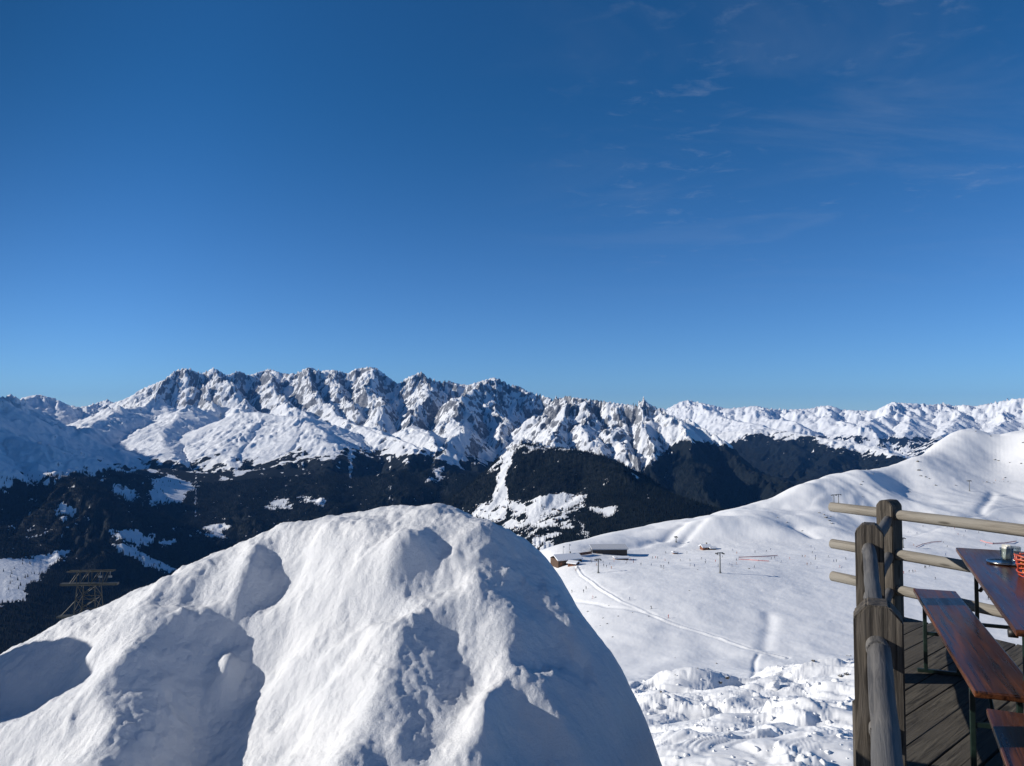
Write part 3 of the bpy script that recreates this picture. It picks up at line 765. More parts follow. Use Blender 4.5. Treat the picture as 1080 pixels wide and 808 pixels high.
def wood(name, dark, light, grey=None, axis='X', scale=1.0, rough=0.8, bump=0.6, coat=0.0):
    m = NT(name)
    o = m.obj()
    st = {'X': (1.2, 22, 22), 'Y': (22, 1.2, 22), 'Z': (22, 22, 1.2)}[axis]
    g = m.noise(m.map(o, tuple(s * scale for s in st)), 2.2, 6, 0.65, 0.6)
    big = m.noise(m.map(o, tuple((s / 22 * 3 + 1) * scale for s in st)), 1.2, 4, 0.6)
    c = m.mix(m.rng(g, 0.32, 0.70), dark, light)
    if grey: c = m.mix(m.rng(big, 0.42, 0.68), c, grey)
    kn = m.n('ShaderNodeTexVoronoi'); m.l(m.map(o, {'X': (2.2, 9, 9), 'Y': (9, 2.2, 9), 'Z': (9, 9, 2.2)}[axis]), kn.inputs['Vector']); kn.inputs['Scale'].default_value = 1.0
    c = m.mix(m.rng(kn.outputs['Distance'], 0.10, 0.17, 0.75, 0.0), c, tuple(x * 0.5 for x in dark))
    ck_ = m.noise(m.map(o, tuple(s * scale * (0.5 if s < 2 else 1.6) for s in st)), 1.7, 2, 0.5, 0.3)
    c = m.mix(m.rng(ck_, 0.66, 0.70, 0.0, 0.8), c, tuple(x * 0.4 for x in dark))
    fine = m.noise(m.map(o, tuple(s * scale * 4 for s in st)), 3.0, 4, 0.7)
    nb = m.bump(g, bump, 0.006); nb = m.bump(fine, bump * 0.5, 0.002, nb)
    kw = {}
    if coat: kw = dict(Coat_Weight=coat, Coat_Roughness=0.12)
    return m.fin(c, m.rng(g, 0.3, 0.7, rough - 0.1, rough + 0.1), nb, Specular_IOR_Level=0.3, **kw)
W_POST = wood('weathered post wood', (0.024, 0.020, 0.016), (0.155, 0.132, 0.105), (0.075, 0.063, 0.050), 'Z', 1.0, 0.85, 0.9)
W_RAIL = wood('silvered rail wood', (0.12, 0.105, 0.085), (0.32, 0.285, 0.235), (0.26, 0.24, 0.205), 'X', 1.0, 0.8, 0.6)
W_HAND = wood('grey weathered handrail', (0.055, 0.053, 0.052), (0.17, 0.16, 0.15), (0.12, 0.118, 0.116), 'X', 1.0, 0.8, 0.9)
W_DECK = wood('grey board wood', (0.030, 0.026, 0.021), (0.145, 0.128, 0.102), (0.095, 0.083, 0.067), 'X', 0.9, 0.85, 0.9)
W_RED = wood('varnished red brown wood', (0.012, 0.0045, 0.003), (0.16, 0.052, 0.016), (0.032, 0.009, 0.005), 'X', 0.8, 0.34, 0.35, 0.2)
W_EDGE = wood('worn varnished edge wood', (0.06, 0.018, 0.008), (0.32, 0.14, 0.06), (0.13, 0.04, 0.016), 'X', 1.6, 0.6, 0.6)
mm = NT('green painted steel'); gn = mm.noise(mm.obj(), 18, 4, 0.6)
M_STEEL = mm.fin(mm.mix(mm.rng(gn, 0.45, 0.75), (0.008, 0.020, 0.015), (0.022, 0.042, 0.030)), 0.42, Specular_IOR_Level=0.5)
mm = NT('dark steel'); M_DARK = mm.fin(mm.mix(mm.rng(mm.noise(mm.obj(), 30, 3), 0.4, 0.7), (0.02, 0.02, 0.022), (0.06, 0.055, 0.05)), 0.5, Metallic=0.6)

class MB:
    """collects simple solids and links them as one mesh object"""
    def __init__(s): s.b = bmesh.new()
    def box(s, cx, cy, cz, sx, sy, sz, M=None, bev=0.0):
        r = bmesh.ops.create_cube(s.b, size=1.0)
        vs = r['verts']
        bmesh.ops.scale(s.b, vec=(sx, sy, sz), verts=vs)
        if bev:
            es = list({e for v in vs for e in v.link_edges})
            rr_ = bmesh.ops.bevel(s.b, geom=es, offset=bev, segments=2, affect='EDGES', profile=0.6)
            vs = list({v for f in rr_['faces'] for v in f.verts} | {v for v in vs if v.is_valid})
        T = Matrix.Translation((cx, cy, cz))
        bmesh.ops.transform(s.b, matrix=(M @ T) if M else T, verts=vs)
        return vs
    def tube(s, p, q, r, n=12, r2=None, cap=True):
        p, q = Vector(p), Vector(q); r2 = r if r2 is None else r2
        z = (q - p).normalized(); a = Vector((0, 0, 1)) if abs(z.z) < 0.9 else Vector((1, 0, 0))
        x = z.cross(a).normalized(); y = z.cross(x)
        A = [s.b.verts.new(p + (x * math.cos(t) + y * math.sin(t)) * r) for t in (2 * math.pi * k / n for k in range(n))]
        B = [s.b.verts.new(q + (x * math.cos(t) + y * math.sin(t)) * r2) for t in (2 * math.pi * k / n for k in range(n))]
        for k in range(n):
            f = s.b.faces.new((A[k], A[(k + 1) % n], B[(k + 1) % n], B[k])); f.smooth = n > 6
        if cap: s.b.faces.new(A[::-1]); s.b.faces.new(B)
        return A + B
    def path(s, pts, r, n=8, closed=False):
        pts = [Vector(p) for p in pts]; rings = []
        for i, p in enumerate(pts):
            a = pts[i - 1] if (i or closed) else p; b = pts[(i + 1) % len(pts)] if (i < len(pts) - 1 or closed) else p
            z = (b - a).normalized(); h = Vector((0, 0, 1)) if abs(z.z) < 0.95 else Vector((1, 0, 0))
            x = z.cross(h).normalized(); y = z.cross(x)
            rings.append([s.b.verts.new(p + (x * math.cos(t) + y * math.sin(t)) * r) for t in (2 * math.pi * k / n for k in range(n))])
        m_ = len(rings)
        for i in range(m_ if closed else m_ - 1):
            A, B = rings[i], rings[(i + 1) % m_]
            for k in range(n):
                f = s.b.faces.new((A[k], A[(k + 1) % n], B[(k + 1) % n], B[k])); f.smooth = True
        if not closed: s.b.faces.new(rings[0][::-1]); s.b.faces.new(rings[-1])
    def lathe(s, prof, cx=0, cy=0, n=28):
        rings = [[s.b.verts.new((cx + r * math.cos(2 * math.pi * k / n), cy + r * math.sin(2 * math.pi * k / n), z)) for k in range(n)] for r, z in prof]
        for A, B in zip(rings[:-1], rings[1:]):
            for k in range(n):
                f = s.b.faces.new((A[k], A[(k + 1) % n], B[(k + 1) % n], B[k])); f.smooth = True
    def prism(s, poly, y0, y1):
        """poly in x, z extruded along y"""
        A = [s.b.verts.new((x, y0, z)) for x, z in poly]; B = [s.b.verts.new((x, y1, z)) for x, z in poly]
        n = len(poly); s.b.faces.new(A); s.b.faces.new(B[::-1])
        for k in range(n): s.b.faces.new((A[k], B[k], B[(k + 1) % n], A[(k + 1) % n]))
        return A + B
    def build(s, name, mat, parent=None, loc=None, rotz=0.0):
        bmesh.ops.recalc_face_normals(s.b, faces=s.b.faces[:])
        me = bpy.data.meshes.new(name); s.b.to_mesh(me); s.b.free(); me.materials.append(mat)
        o = bpy.data.objects.new(name, me); COL.objects.link(o)
        if parent: o.parent = parent
        if loc is not None: o.location = loc
        o.rotation_euler = (0, 0, rotz)
        return o
def empty(name, loc, rotz, label, cat, group=None):
    o = bpy.data.objects.new(name, None); COL.objects.link(o); o.location = loc; o.rotation_euler = (0, 0, rotz)
    o.empty_display_size = 0.2
    return tag(o, label, cat, group)
def ang(d): return math.atan2(d.y, d.x)

# boards, laid aslant and trimmed along the fences
bd = Vector((0.74, 0.67, 0)).normalized(); ba = ang(bd)
b = MB()
Mb = Matrix.Rotation(ba, 4, 'Z')
k = 0
rs = random.Random(3)
for t in np.arange(-6.0, 7.0, 0.16):
    b.box(4.0, t, -0.0225 + rs.uniform(-.003, .003), 26, 0.152, 0.045, Mb @ Matrix.Rotation(rs.uniform(-.002, .002), 4, 'Z'), 0.004)
def cut(b, p, nrm):
    bmesh.ops.bisect_plane(b.b, geom=b.b.verts[:] + b.b.edges[:] + b.b.faces[:], plane_co=p, plane_no=nrm, clear_outer=True)
    es = [e for e in b.b.edges if e.is_boundary]
    bmesh.ops.holes_fill(b.b, edges=es)
FN = Vector((-FD.y, FD.x, 0)); RN = Vector((-RD.y, RD.x, 0))
cut(b, P1 + FN * 0.085, FN); cut(b, C0 + RN * 0.16, RN); cut(b, Vector((0, -2.5, 0)), Vector((0, -1, 0))); cut(b, Vector((7.5, 0, 0)), Vector((1, 0, 0)))
deck = b.build('deck', W_DECK)
deck.data.transform(Matrix.Rotation(-ba, 4, 'Z')); deck.rotation_euler = (0, 0, ba)
tag(deck, kind='structure')
# bearers and stilts under the boards
b = MB()
def beam(p, q, w_, h_, z):
    d = q - p; M_ = Matrix.Translation((p + q) / 2) @ Matrix.Rotation(ang(d), 4, 'Z'); b.box(0, 0, z, d.length, w_, h_, M_)
beam(P1 - FD * 4 + FN * .02, C0 + FN * .02, .10, .22, -.158)
beam(C0 + RN * .08, C0 + RN * .08 + RD * 8, .10, .22, -.158)
for p in (P1 - FD * 1, P1 + FD * 2, C0 - FD * .3, C0 + RD * 2, C0 + RD * 4.5, C0 + RD * 7):
    q = p - FN * .05 - RN * .1; b.tube((q.x, q.y, -.05), (q.x, q.y, -7), .11)
tag(b.build('deck_frame', W_POST), kind='structure')

# fence
fence = empty('wooden_fence', P1, 0, 'weathered post and round rail fence along the edge of the boarded terrace', 'fence')
def post(p, rz, hgt=0.965, w_=.165, ch=.045, d_=.14):
    b = MB()
    hw = w_ / 2
    poly = [(-hw, -.35), (hw, -.35), (hw, hgt - ch * 1.15), (hw - ch, hgt), (-hw + ch, hgt), (-hw, hgt - ch * 1.15)]
    b.prism(poly, -d_ / 2, d_ / 2)
    bmesh.ops.bevel(b.b, geom=b.b.edges[:], offset=.006, segments=2, affect='EDGES')
    o = b.build('post', W_POST, fence, Vector(p) - P1, rz)
    return o
ra = ang(FD) - math.pi / 2
post(P0, ra + .02); post(P1, ra); post(P2, ra - .03, .97); post(C0, ang(RD) + .12, .965, .135, .035, .16)
def rail(p, q, r, bend=0.0, seed=0, mat=None):
    b = MB(); d = q - p; ln = d.length; rs = random.Random(seed); n = 14; m_ = 18
    rings = []
    for i in range(n + 1):
        t = i / n
        rr_ = r * (1 + .05 * math.sin(t * 9 + seed) + rs.uniform(-.02, .02))
        oy, oz = bend * math.sin(math.pi * t) + rs.uniform(-.002, .002), rs.uniform(-.002, .002)
        x = t * ln
        rings.append((x, rr_, oy, oz))
    ends = [(0.0, .80, 0), (0.012, .95, 0)]
    full = [(-.004, rings[0][1] * .86, rings[0][2], rings[0][3])] + rings + [(ln + .004, rings[-1][1] * .86, rings[-1][2], rings[-1][3])]
    R_ = []
    for x, rr_, oy, oz in full:
        R_.append([b.b.verts.new((x, oy + rr_ * math.cos(a), oz + rr_ * math.sin(a) * .97)) for a in (2 * math.pi * k / m_ for k in range(m_))])
    for A, B in zip(R_[:-1], R_[1:]):
        for k in range(m_):
            f = b.b.faces.new((A[k], A[(k + 1) % m_], B[(k + 1) % m_], B[k])); f.smooth = True
    b.b.faces.new(R_[0][::-1]); b.b.faces.new(R_[-1])
    o = b.build('rail', mat or W_RAIL, fence, p - P1, 0)
    o.rotation_euler = (0, -math.asin(d.z / ln), ang(d))
    return o
for i, (z, r) in enumerate(((.81, .037), (.52, .036), (.235, .036))):
    for j, (a, c) in enumerate(((P0 - FD * .25, P1 + FD * .15), (P1 - FD * .12, P2 + FD * .12), (P2 - FD * .10, C0 - FD * .05))):
        zz = Vector((0, 0, z + (.012 if j == 1 else 0)))
        if j == 0: a = P1 - FD * 2.2
        rail(a + zz + FN * (.004 * j), c + zz + FN * (.004 * j), r, .0, 10 * i + j, W_HAND)
    rail(C0 - RD * .56 + Vector((0, 0, z + .04 if i == 0 else z + .01)), C0 + RD * 5.2 + Vector((0, 0, z + .035 if i == 0 else z + .01)), r * 1.16, .01, 50 + i)

# benches and table: varnished boards on folding steel legs
def steel_frame(b, x, w_, top, tilt=.0, tube=.014):
    """one folding leg frame across a board at x: two uprights, foot bar and top bar"""
    for y in (-w_, w_):
        b.box(x, y, top / 2 + .006, .026, .022, top - .012, None, .003)
    b.box(x, 0, .012, .026, 2 * w_ + .10, .022, None, .004)
    b.box(x, 0, top - .016, .026, 2 * w_, .022, None, .003)
def bench(loc, rz, label, group, L_=2.2, W_=.255, T_=.028, H_=.48):
    root = empty('bench', loc, rz, label, 'bench', group)
    b = MB()
    b.box(0, 0, H_ - T_ / 2, L_, W_, T_, None, .006)
    bmesh.ops.subdivide_edges(b.b, edges=[e for e in b.b.edges if e.calc_length() > 1], cuts=8)
    seat = b.build('seat', W_RED, root)
    for sx in (-1, 1):
        b = MB(); b.box(sx * (L_ / 2 - .1), 0, H_ - T_ - .012, .05, W_ * .85, .022, None, .003); b.build('batten', W_EDGE, root)
    for sx in (-1, 1):
        b = MB(); x = sx * (L_ / 2 - .27)
        steel_frame(b, x, W_ / 2 - .035, H_ - T_ - .002)
        lg = b.build('leg', M_STEEL, root)
        b = MB(); b.tube((x - sx * .012, 0, H_ * .52), (x - sx * .26, 0, H_ - T_ - .006), .009); b.box(x, 0, H_ * .52, .02, W_ - .07, .02)
        b.build('brace', M_STEEL, lg)
    return root
bd1 = Vector((0.36, 0.933, 0)).normalized()
def along(pl, d, length, width):
    """centre of a board whose far left corner is pl and which runs back along -d"""
    rt = Vector((d.y, -d.x, 0)); return pl - d * length / 2 + rt * width / 2
fl = Vector(P(963, 619, 5.33)); fl.z = 0
c1 = along(Vector((fl.x, fl.y, 0)), bd1, 2.12, .255)
bench(c1, ang(bd1), 'long varnished red-brown bench beside the fence, nearest the corner post', 'varnished benches on the terrace', 2.12)
x_, y_, z_ = P(1040, 742, 3.16)
bd2 = Vector((0.43, 0.90, 0)).normalized()
c2 = along(Vector((x_, y_, 0)), bd2, 2.12, .255)
bench(c2, ang(bd2), 'varnished red-brown bench in the bottom right corner, its end only just in view', 'varnished benches on the terrace', 2.12)

def table(loc, rz, label, L_=2.2, W_=.70, T_=.028, H_=.77):
    root = empty('table', loc, rz, label, 'table')
    b = MB(); b.box(0, 0, H_ - T_ / 2, L_, W_, T_, None, .006)
    bmesh.ops.subdivide_edges(b.b, edges=[e for e in b.b.edges if e.calc_length() > 1], cuts=8)
    b.build('tabletop', W_RED, root)
    for sx in (-1, 1):
        b = MB(); b.box(sx * (L_ / 2 - .12), 0, H_ - T_ - .013, .05, W_ * .86, .024, None, .003); b.build('batten', W_EDGE, root)
    for sx in (-1, 1):
        b = MB(); x = sx * (L_ / 2 - .30)
        steel_frame(b, x, W_ / 2 - .08, H_ - T_ - .002)
        for yy in (-1, 1): b.box(x, yy * (W_ / 2 - .08), .30, .02, .02, .02)
        b.box(x, 0, .34, .02, W_ - .16, .02)
        lg = b.build('leg', M_STEEL, root)
        for yy in (-1, 1):
            b = MB(); b.tube((x - sx * .012, yy * (W_ / 2 - .10), H_ * .72), (x - sx * .30, yy * (W_ / 2 - .14), H_ - T_ - .008), .011); b.build('brace', M_STEEL, lg)
    b = MB(); b.tube((-.95, W_ / 2 - .03, H_ - T_ - .022), (-.95, W_ / 2 + .006, H_ - T_ - .022), .02); b.build('latch', M_DARK, root)
    return root
td = Vector((0.41, 0.912, 0)).normalized()
x_, y_, z_ = P(1008, 577, 5.24)
ct = along(Vector((x_, y_, 0)), td, 2.2, .70)
table(ct, ang(td), 'varnished red-brown trestle table by the far fence with glasses and a basket on it')

# things on the table
TZ = .771
g = NT('clear glass')
tb = g.n('ShaderNodeBsdfTransparent'); tb.inputs[0].default_value = (0.90, 0.94, 0.94, 1)
gb = g.n('ShaderNodeBsdfGlossy'); gb.inputs['Roughness'].default_value = 0.05
fr_ = g.n('ShaderNodeFresnel'); fr_.inputs[0].default_value = 1.6
mx_ = g.n('ShaderNodeMixShader'); g.l(g.math('MULTIPLY_ADD', fr_.outputs[0], 0.4, 0.03), mx_.inputs[0]); g.l(tb.outputs[0], mx_.inputs[1]); g.l(gb.outputs[0], mx_.inputs[2]); g.l(mx_.outputs[0], g.out.inputs[0])
M_GLASS = g.m
g = NT('pale paper'); M_PAPER = g.fin(g.mix(g.rng(g.noise(g.obj(), 40, 3), .4, .7), (.62, .60, .52), (.80, .79, .74)), 0.75)
g = NT('dark glazed tray'); M_TRAY = g.fin((0.02, 0.02, 0.022), 0.18, Coat_Weight=0.5)
g = NT('bright tin'); M_TIN = g.fin((0.62, 0.62, 0.60), 0.25, Metallic=1.0)
g = NT('coral red plastic'); M_CORAL = g.fin(g.mix(g.rng(g.noise(g.obj(), 25, 3), .35, .7), (.42, .055, .03), (.62, .13, .06)), 0.35)
g = NT('orange wrapper'); M_ORANGE = g.fin(g.mix(g.rng(g.noise(g.obj(), 30, 3), .35, .7), (.55, .14, .02), (.72, .33, .05)), 0.45)
def on_table(u, v, Y): x, y, z = P(u, v, Y); return Vector((x, y, TZ))
def glass(loc, label, h=.088, r=.037):
    root = empty('glass', loc, 0.3, label, 'glass', 'glasses on the table')
    b = MB(); b.lathe([(.0, .0), (r * .80, .0), (r, h), (r - .0025, h), (r * .80 - .003, .008), (0, .008)]); b.build('tumbler', M_GLASS, root)
    return root
pg = on_table(1062, 592, 4.69)
g1 = glass(pg, 'clear tumbler holding pale crumpled paper, standing on a tin saucer')
b = MB()
rs = random.Random(5)
for k in range(3):
    b.box(rs.uniform(-.006, .006), rs.uniform(-.006, .006), .050 + .004 * k, .044, .018, .078, Matrix.Rotation(k * 1.1 + .3, 4, 'Z') @ Matrix.Rotation(.12, 4, 'X'))
tag(b.build('paper_wad', M_PAPER, None, pg + Vector((0, 0, .010))), 'pale folded paper stuffed in the tumbler on the table', 'paper')
glass(pg + Vector((.085, .06, 0)), 'empty clear tumbler just behind the one stuffed with paper', .085, .036)
sc_root = empty('saucer', pg + Vector((-.02, -.02, -.0)), 0, 'round dark saucer with a bright tin rim under the tumbler on the table', 'saucer')
b = MB(); b.lathe([(0, .001), (.07, .001), (.10, .0075), (.098, .009), (.068, .004), (0, .004)]); b.build('dish', M_TRAY, sc_root)
b = MB(); b.path([(.1 * math.cos(t), .1 * math.sin(t), .0085) for t in np.linspace(0, 2 * math.pi, 40, endpoint=False)], .0022, 6, True); b.build('rim', M_TIN, sc_root)
bk = on_table(1088, 606, 4.28)
br = empty('wire_basket', bk, 0, 'coral red wire basket with orange packets at the right end of the table', 'basket')
b = MB()
for k in range(6): 
    r_ = .060 + .016 * k / 5 + .006 * math.sin(k * 2.1)
    b.path([(r_ * math.cos(t), r_ * math.sin(t), .008 + k * .021 + .004 * math.sin(3 * t + k)) for t in np.linspace(0, 2 * math.pi, 30, endpoint=False)], .0042, 6, True)
for k in range(9):
    t = 2 * math.pi * k / 9; b.path([(.060 * math.cos(t), .060 * math.sin(t), .004), (.069 * math.cos(t + .2), .069 * math.sin(t + .2), .06), (.078 * math.cos(t + .3), .078 * math.sin(t + .3), .118)], .0034, 6)
b.build('wire_frame', M_CORAL, br)
b = MB()
for k in range(5): b.box(.026 * math.cos(k * 1.3), .026 * math.sin(k * 1.3), .052, .045, .012, .085, Matrix.Rotation(k * .9, 4, 'Z') @ Matrix.Rotation(.15, 4, 'X'), .003)
tag(b.build('packets', M_ORANGE, None, bk + Vector((0, 0, .006))), 'orange packets standing in the coral red wire basket', 'packets')
# scrap of paper on the boards under the bench
x_, y_, z_ = P(1053, 731, 4.6)
b = MB(); b.box(0, 0, .004, .055, .022, .0015, Matrix.Rotation(.4, 4, 'Z') @ Matrix.Rotation(.05, 4, 'X'))
tag(b.build('paper_scrap', M_PAPER, None, (x_, y_, .003)), 'small white paper scrap lying on the grey boards under the bench', 'scrap')
# ------------------------------------------------------------------ out on the slope: buildings, lift pylons, skiers, rocks
def flat(name, c, rough=0.8, var=0.25, sc_n=1.5):
    m = NT(name); n = m.noise(m.obj(), sc_n, 4, 0.6)
    return m.fin(m.mix(m.rng(n, .3, .7), tuple(x * (1 - var) for x in c), tuple(min(1, x * (1 + var)) for x in c)), rough)
B_WALL = flat('dark larch boards', (0.085, 0.048, 0.028)); B_WARM = flat('red brown boards', (0.19, 0.075, 0.038)); B_STONE = flat('grey render', (0.24, 0.23, 0.21))
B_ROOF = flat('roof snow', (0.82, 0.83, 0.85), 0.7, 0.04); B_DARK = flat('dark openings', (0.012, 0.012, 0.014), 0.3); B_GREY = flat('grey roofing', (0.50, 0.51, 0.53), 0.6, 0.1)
M_GALV = flat('galvanised steel', (0.20, 0.205, 0.20), 0.55); M_LATT = flat('weathered lattice steel', (0.05, 0.05, 0.042), 0.6); M_SHEAVE = flat('black sheaves', (0.03, 0.03, 0.03), 0.6)
M_NET = flat('faded red netting', (0.55, 0.27, 0.26), 0.8)
def gable(b, L_, D_, H_, R_):
    b.prism([(-L_ / 2, 0), (L_ / 2, 0), (L_ / 2, H_), (-L_ / 2, H_)], -D_ / 2, D_ / 2)
def house(name, label, cat, u, v, wpx, hpx, dm, rz, wall, roofm, windows=4, mono=False, chimney=True, group=None):
    p = hit(u, v); s_ = p.y / F
    L_, H_ = wpx * s_, hpx * s_
    root = empty(name, p, rz, label, cat, group)
    we = H_ * (0.55 if not mono else 0.62)
    b = MB(); b.box(0, 0, we / 2 - 1.0, L_, dm, we + 2.0); w_ = b.build('wall', wall, root)
    # the roof: two slopes (or one), thick with snow
    b = MB(); o_ = .7
    if mono: poly = [(-dm / 2 - 1.6, we + .05), (dm / 2 + o_, H_ - .6), (dm / 2 + o_, H_), (-dm / 2 - 1.6, we + .75)]
    else: poly = [(-dm / 2 - o_, we - .35), (0, H_ - .6), (dm / 2 + o_, we - .35), (dm / 2 + o_, we + .35), (0, H_), (-dm / 2 - o_, we + .35)]
    vs = [[b.b.verts.new((x, y, z)) for y, z in poly] for x in (-L_ / 2 - .8, L_ / 2 + .8)]
    n = len(poly); b.b.faces.new(vs[0]); b.b.faces.new(vs[1][::-1])
    for k in range(n): b.b.faces.new((vs[0][k], vs[1][k], vs[1][(k + 1) % n], vs[0][(k + 1) % n]))
    rf = b.build('roof', roofm, root)
    if chimney:
        b = MB(); b.box(L_ * .2, .8, H_ + .2, .9, .9, 1.8); b.build('chimney', B_STONE, rf)
    for k in range(windows):
        x = -L_ / 2 + (k + .5) * L_ / windows
        b = MB(); b.box(x, -dm / 2 - .03, we * .55, L_ / windows * .55, .12, we * .38); b.build('window', B_DARK, w_)
    b = MB(); b.box(-L_ * .38, -dm / 2 - .05, 1.05, 1.1, .14, 2.1); b.build('door', B_WARM, w_)
    return root
house('mountain_lodge', 'brown timber mountain lodge with a broad snowy roof behind the shoulder of the snow heap', 'lodge', 597, 594, 27, 10, 13, .38, B_WALL, B_ROOF, 6)
house('lodge_annex', 'small red-brown timber annex in front of the timber lodge', 'annex', 605, 596, 9, 5, 6, -.55, B_WARM, B_ROOF, 2, chimney=False)
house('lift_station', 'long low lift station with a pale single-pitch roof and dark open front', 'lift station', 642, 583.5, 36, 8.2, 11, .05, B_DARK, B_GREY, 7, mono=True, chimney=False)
house('snow_bar', 'low reddish timber snow bar on the flat in front of the lift station', 'snow bar', 655, 590, 14, 3.6, 5, .1, B_WARM, B_ROOF, 3, chimney=False)
house('ski_hut', 'lone brown timber hut at the foot of the rolling white hill', 'hut', 744, 579.5, 9, 5.5, 6, .2, B_WARM, B_ROOF, 2)
house('ski_hut', 'lower brown side hut right beside the lone timber hut', 'hut', 751, 579.5, 6, 3.6, 5, .2, B_WALL, B_ROOF, 1, chimney=False)
house('ski_hut', 'tiny red-brown hut beside a heap of snow, left of the lone timber hut', 'hut', 712, 584, 4, 3, 3, .1, B_WARM, B_ROOF, 1, chimney=False)
# the snow cleared round that hut
def strip(name, pts, h, mat, label, cat, posts=True, thick=.06):
    q = [hit(u, v) for u, v in pts]; root = empty(name, q[0], 0, label, cat)
    b = MB()
    top = []; 
    for a, c in zip(q[:-1], q[1:]):
        a = a - q[0]; c = c - q[0]; d = c - a
        M_ = Matrix.Translation((a + c) / 2) @ Matrix.Rotation(ang(d), 4, 'Z') @ Matrix.Rotation(-math.atan2(d.z, math.hypot(d.x, d.y)), 4, 'Y')
        b.box(0, 0, h / 2 + .25, d.length, thick, h, M_)
    b.build('netting' if posts else 'boarding', mat, root)
    if posts:
        for a in q:
            b = MB(); b.tube((a - q[0]) + Vector((0, 0, -.4)), (a - q[0]) + Vector((0, 0, h + .5)), .06, 6); b.build('pole', M_GALV, root)
    return root
strip('terrace_screen', ((609.5,586.5),(617,585.5),(624,584.5)), 2.0, B_WARM, 'red-brown boarded terrace screen joining the lodge to the lift station', 'screen', False, .2)
strip('safety_net', ((779,588.5),(792,588),(806,587.5),(820,586.5)), .55, M_NET, 'upper of two faded red safety nets on the open flat', 'safety net')
strip('safety_net', ((779,590.5),(790,591),(800,591.8),(811,592.5)), .55, M_NET, 'lower of two faded red safety nets on the open flat', 'safety net')
strip('safety_net', ((966,577.5),(973,574.5),(982,572.5),(993,571.5)), .55, M_NET, 'pale red curved safety net just right of the fence corner post', 'safety net')
strip('safety_net', ((1034,570.5),(1040,572.8),(1047,574),(1060,573.5),(1072,571.5)), .8, M_NET, 'red curved safety net on the slope above the terrace table', 'safety net')

def lift_pylon(u, v, hpx, label, rz=.25, wide=.34):
    p = hit(u, v); h = hpx * p.y / F; root = empty('lift_pylon', p, rz, label, 'lift pylon', 'lift pylons on the slope')
    b = MB(); b.tube((0, 0, -1), (0, 0, h), .42, 12, .30); b.tube((0, 0, -.4), (0, 0, .7), .8, 10); b.build('mast', M_GALV, root)
    w_ = h * wide / 2
    b = MB(); b.box(0, 0, h + .05, 2 * w_, .45, .5); b.build('crossarm', M_GALV, root)
    for s in (-1, 1):
        b = MB(); b.box(s * w_, 0, h - .35, .4, 3.4, .4)
        for k in range(4):
            M_ = Matrix.Translation((s * w_, -1.2 + k * .8, h - .55)) @ Matrix.Rotation(math.pi / 2, 4, 'Y')
            b.tube(M_ @ Vector((0, 0, -.16)), M_ @ Vector((0, 0, .16)), .34, 10)
        b.build('sheave_train', M_SHEAVE, root)
    b = MB()
    for s in (-.2, .2): b.tube((s, -.5, 0), (s, -.5, h), .04, 5)
    for k in range(int(h / .6)): b.tube((-.2, -.5, .4 + .6 * k), (.2, -.5, .4 + .6 * k), .03, 4)
    b.build('ladder', M_GALV, root)
lift_pylon(631, 604.5, 14.5, 'grey lift pylon standing below the lift station at the top of the snow track')
lift_pylon(759.5, 604.5, 21, 'tallest grey lift pylon, alone in the middle of the open flat')
lift_pylon(879.5, 531, 9, 'left of two small lift pylons side by side above the left rail ends', .1, .5)
lift_pylon(884.5, 531, 9.5, 'right of two small lift pylons side by side above the left rail ends', .1, .5)
lift_pylon(952.5, 578, 10.5, 'small lift pylon seen between the two upper rails right of the corner post')
lift_pylon(1022.5, 518, 11, 'lift pylon high on the white hill at the right, beside a row of rocks')
lift_pylon(713, 572, 6, 'tiny lift pylon at the foot of the shaded gully left of the lone hut')
def flag_mast(u, v, hpx, label):
    p = hit(u, v); h = hpx * p.y / F; root = empty('flag_mast', p, 0, label, 'mast')
    b = MB(); b.tube((0, 0, -1), (0, 0, h), .16, 8, .10); b.build('pole', M_GALV, root)
    b = MB(); b.box(.55, 0, h - .7, 1.1, .03, .9); b.build('flag', B_GREY, root)
flag_mast(594, 588, 12, 'slim mast with a pale flag rising beside the timber lodge roof')
flag_mast(600.5, 580, 6, 'thin pale mast on the snow crest behind the timber lodge')

# big lattice mast down in the valley, mostly hidden by the snow heap
Yp = 250.0; q0 = Vector(P(92, 700, Yp)); sp = Yp / F
lm = empty('lattice_mast', q0, .08, 'weathered steel lattice mast with two broad crossarms rising behind the snow heap', 'lattice mast')
zt = (700 - 604.5) * sp; zc_ = (700 - 618) * sp; zp = (700 - 651) * sp
def mx(u): return (u - 92) * sp
def member(b, p, q, r=.16): b.tube(p, q, r * .75, 5)
wb, wt, dpt = mx(104), mx(101.5), 2.2
for sx in (-1, 1):
    for sy in (-1, 1):
        b = MB(); member(b, (sx * wb * 1.25, sy * dpt * 1.8, -2), (sx * wt * .92, sy * dpt, zc_), .24); b.build('leg', M_LATT, lm)
for sy in (-1, 1):
    b = MB()
    nseg = 6
    for k in range(nseg):
        z0, z1 = zc_ * k / nseg, zc_ * (k + 1) / nseg
        def wx_(z): return wb * 1.25 + (wt * .92 - wb * 1.25) * z / zc_
        def dy_(z): return dpt * 1.8 + (dpt - dpt * 1.8) * z / zc_
        member(b, (-wx_(z0), sy * dy_(z0), z0), (wx_(z1), sy * dy_(z1), z1), .12); member(b, (wx_(z0), sy * dy_(z0), z0), (-wx_(z1), sy * dy_(z1), z1), .12)
        member(b, (-wx_(z1), sy * dy_(z1), z1), (wx_(z1), sy * dy_(z1), z1), .12)
    b.build('bracing', M_LATT, lm)
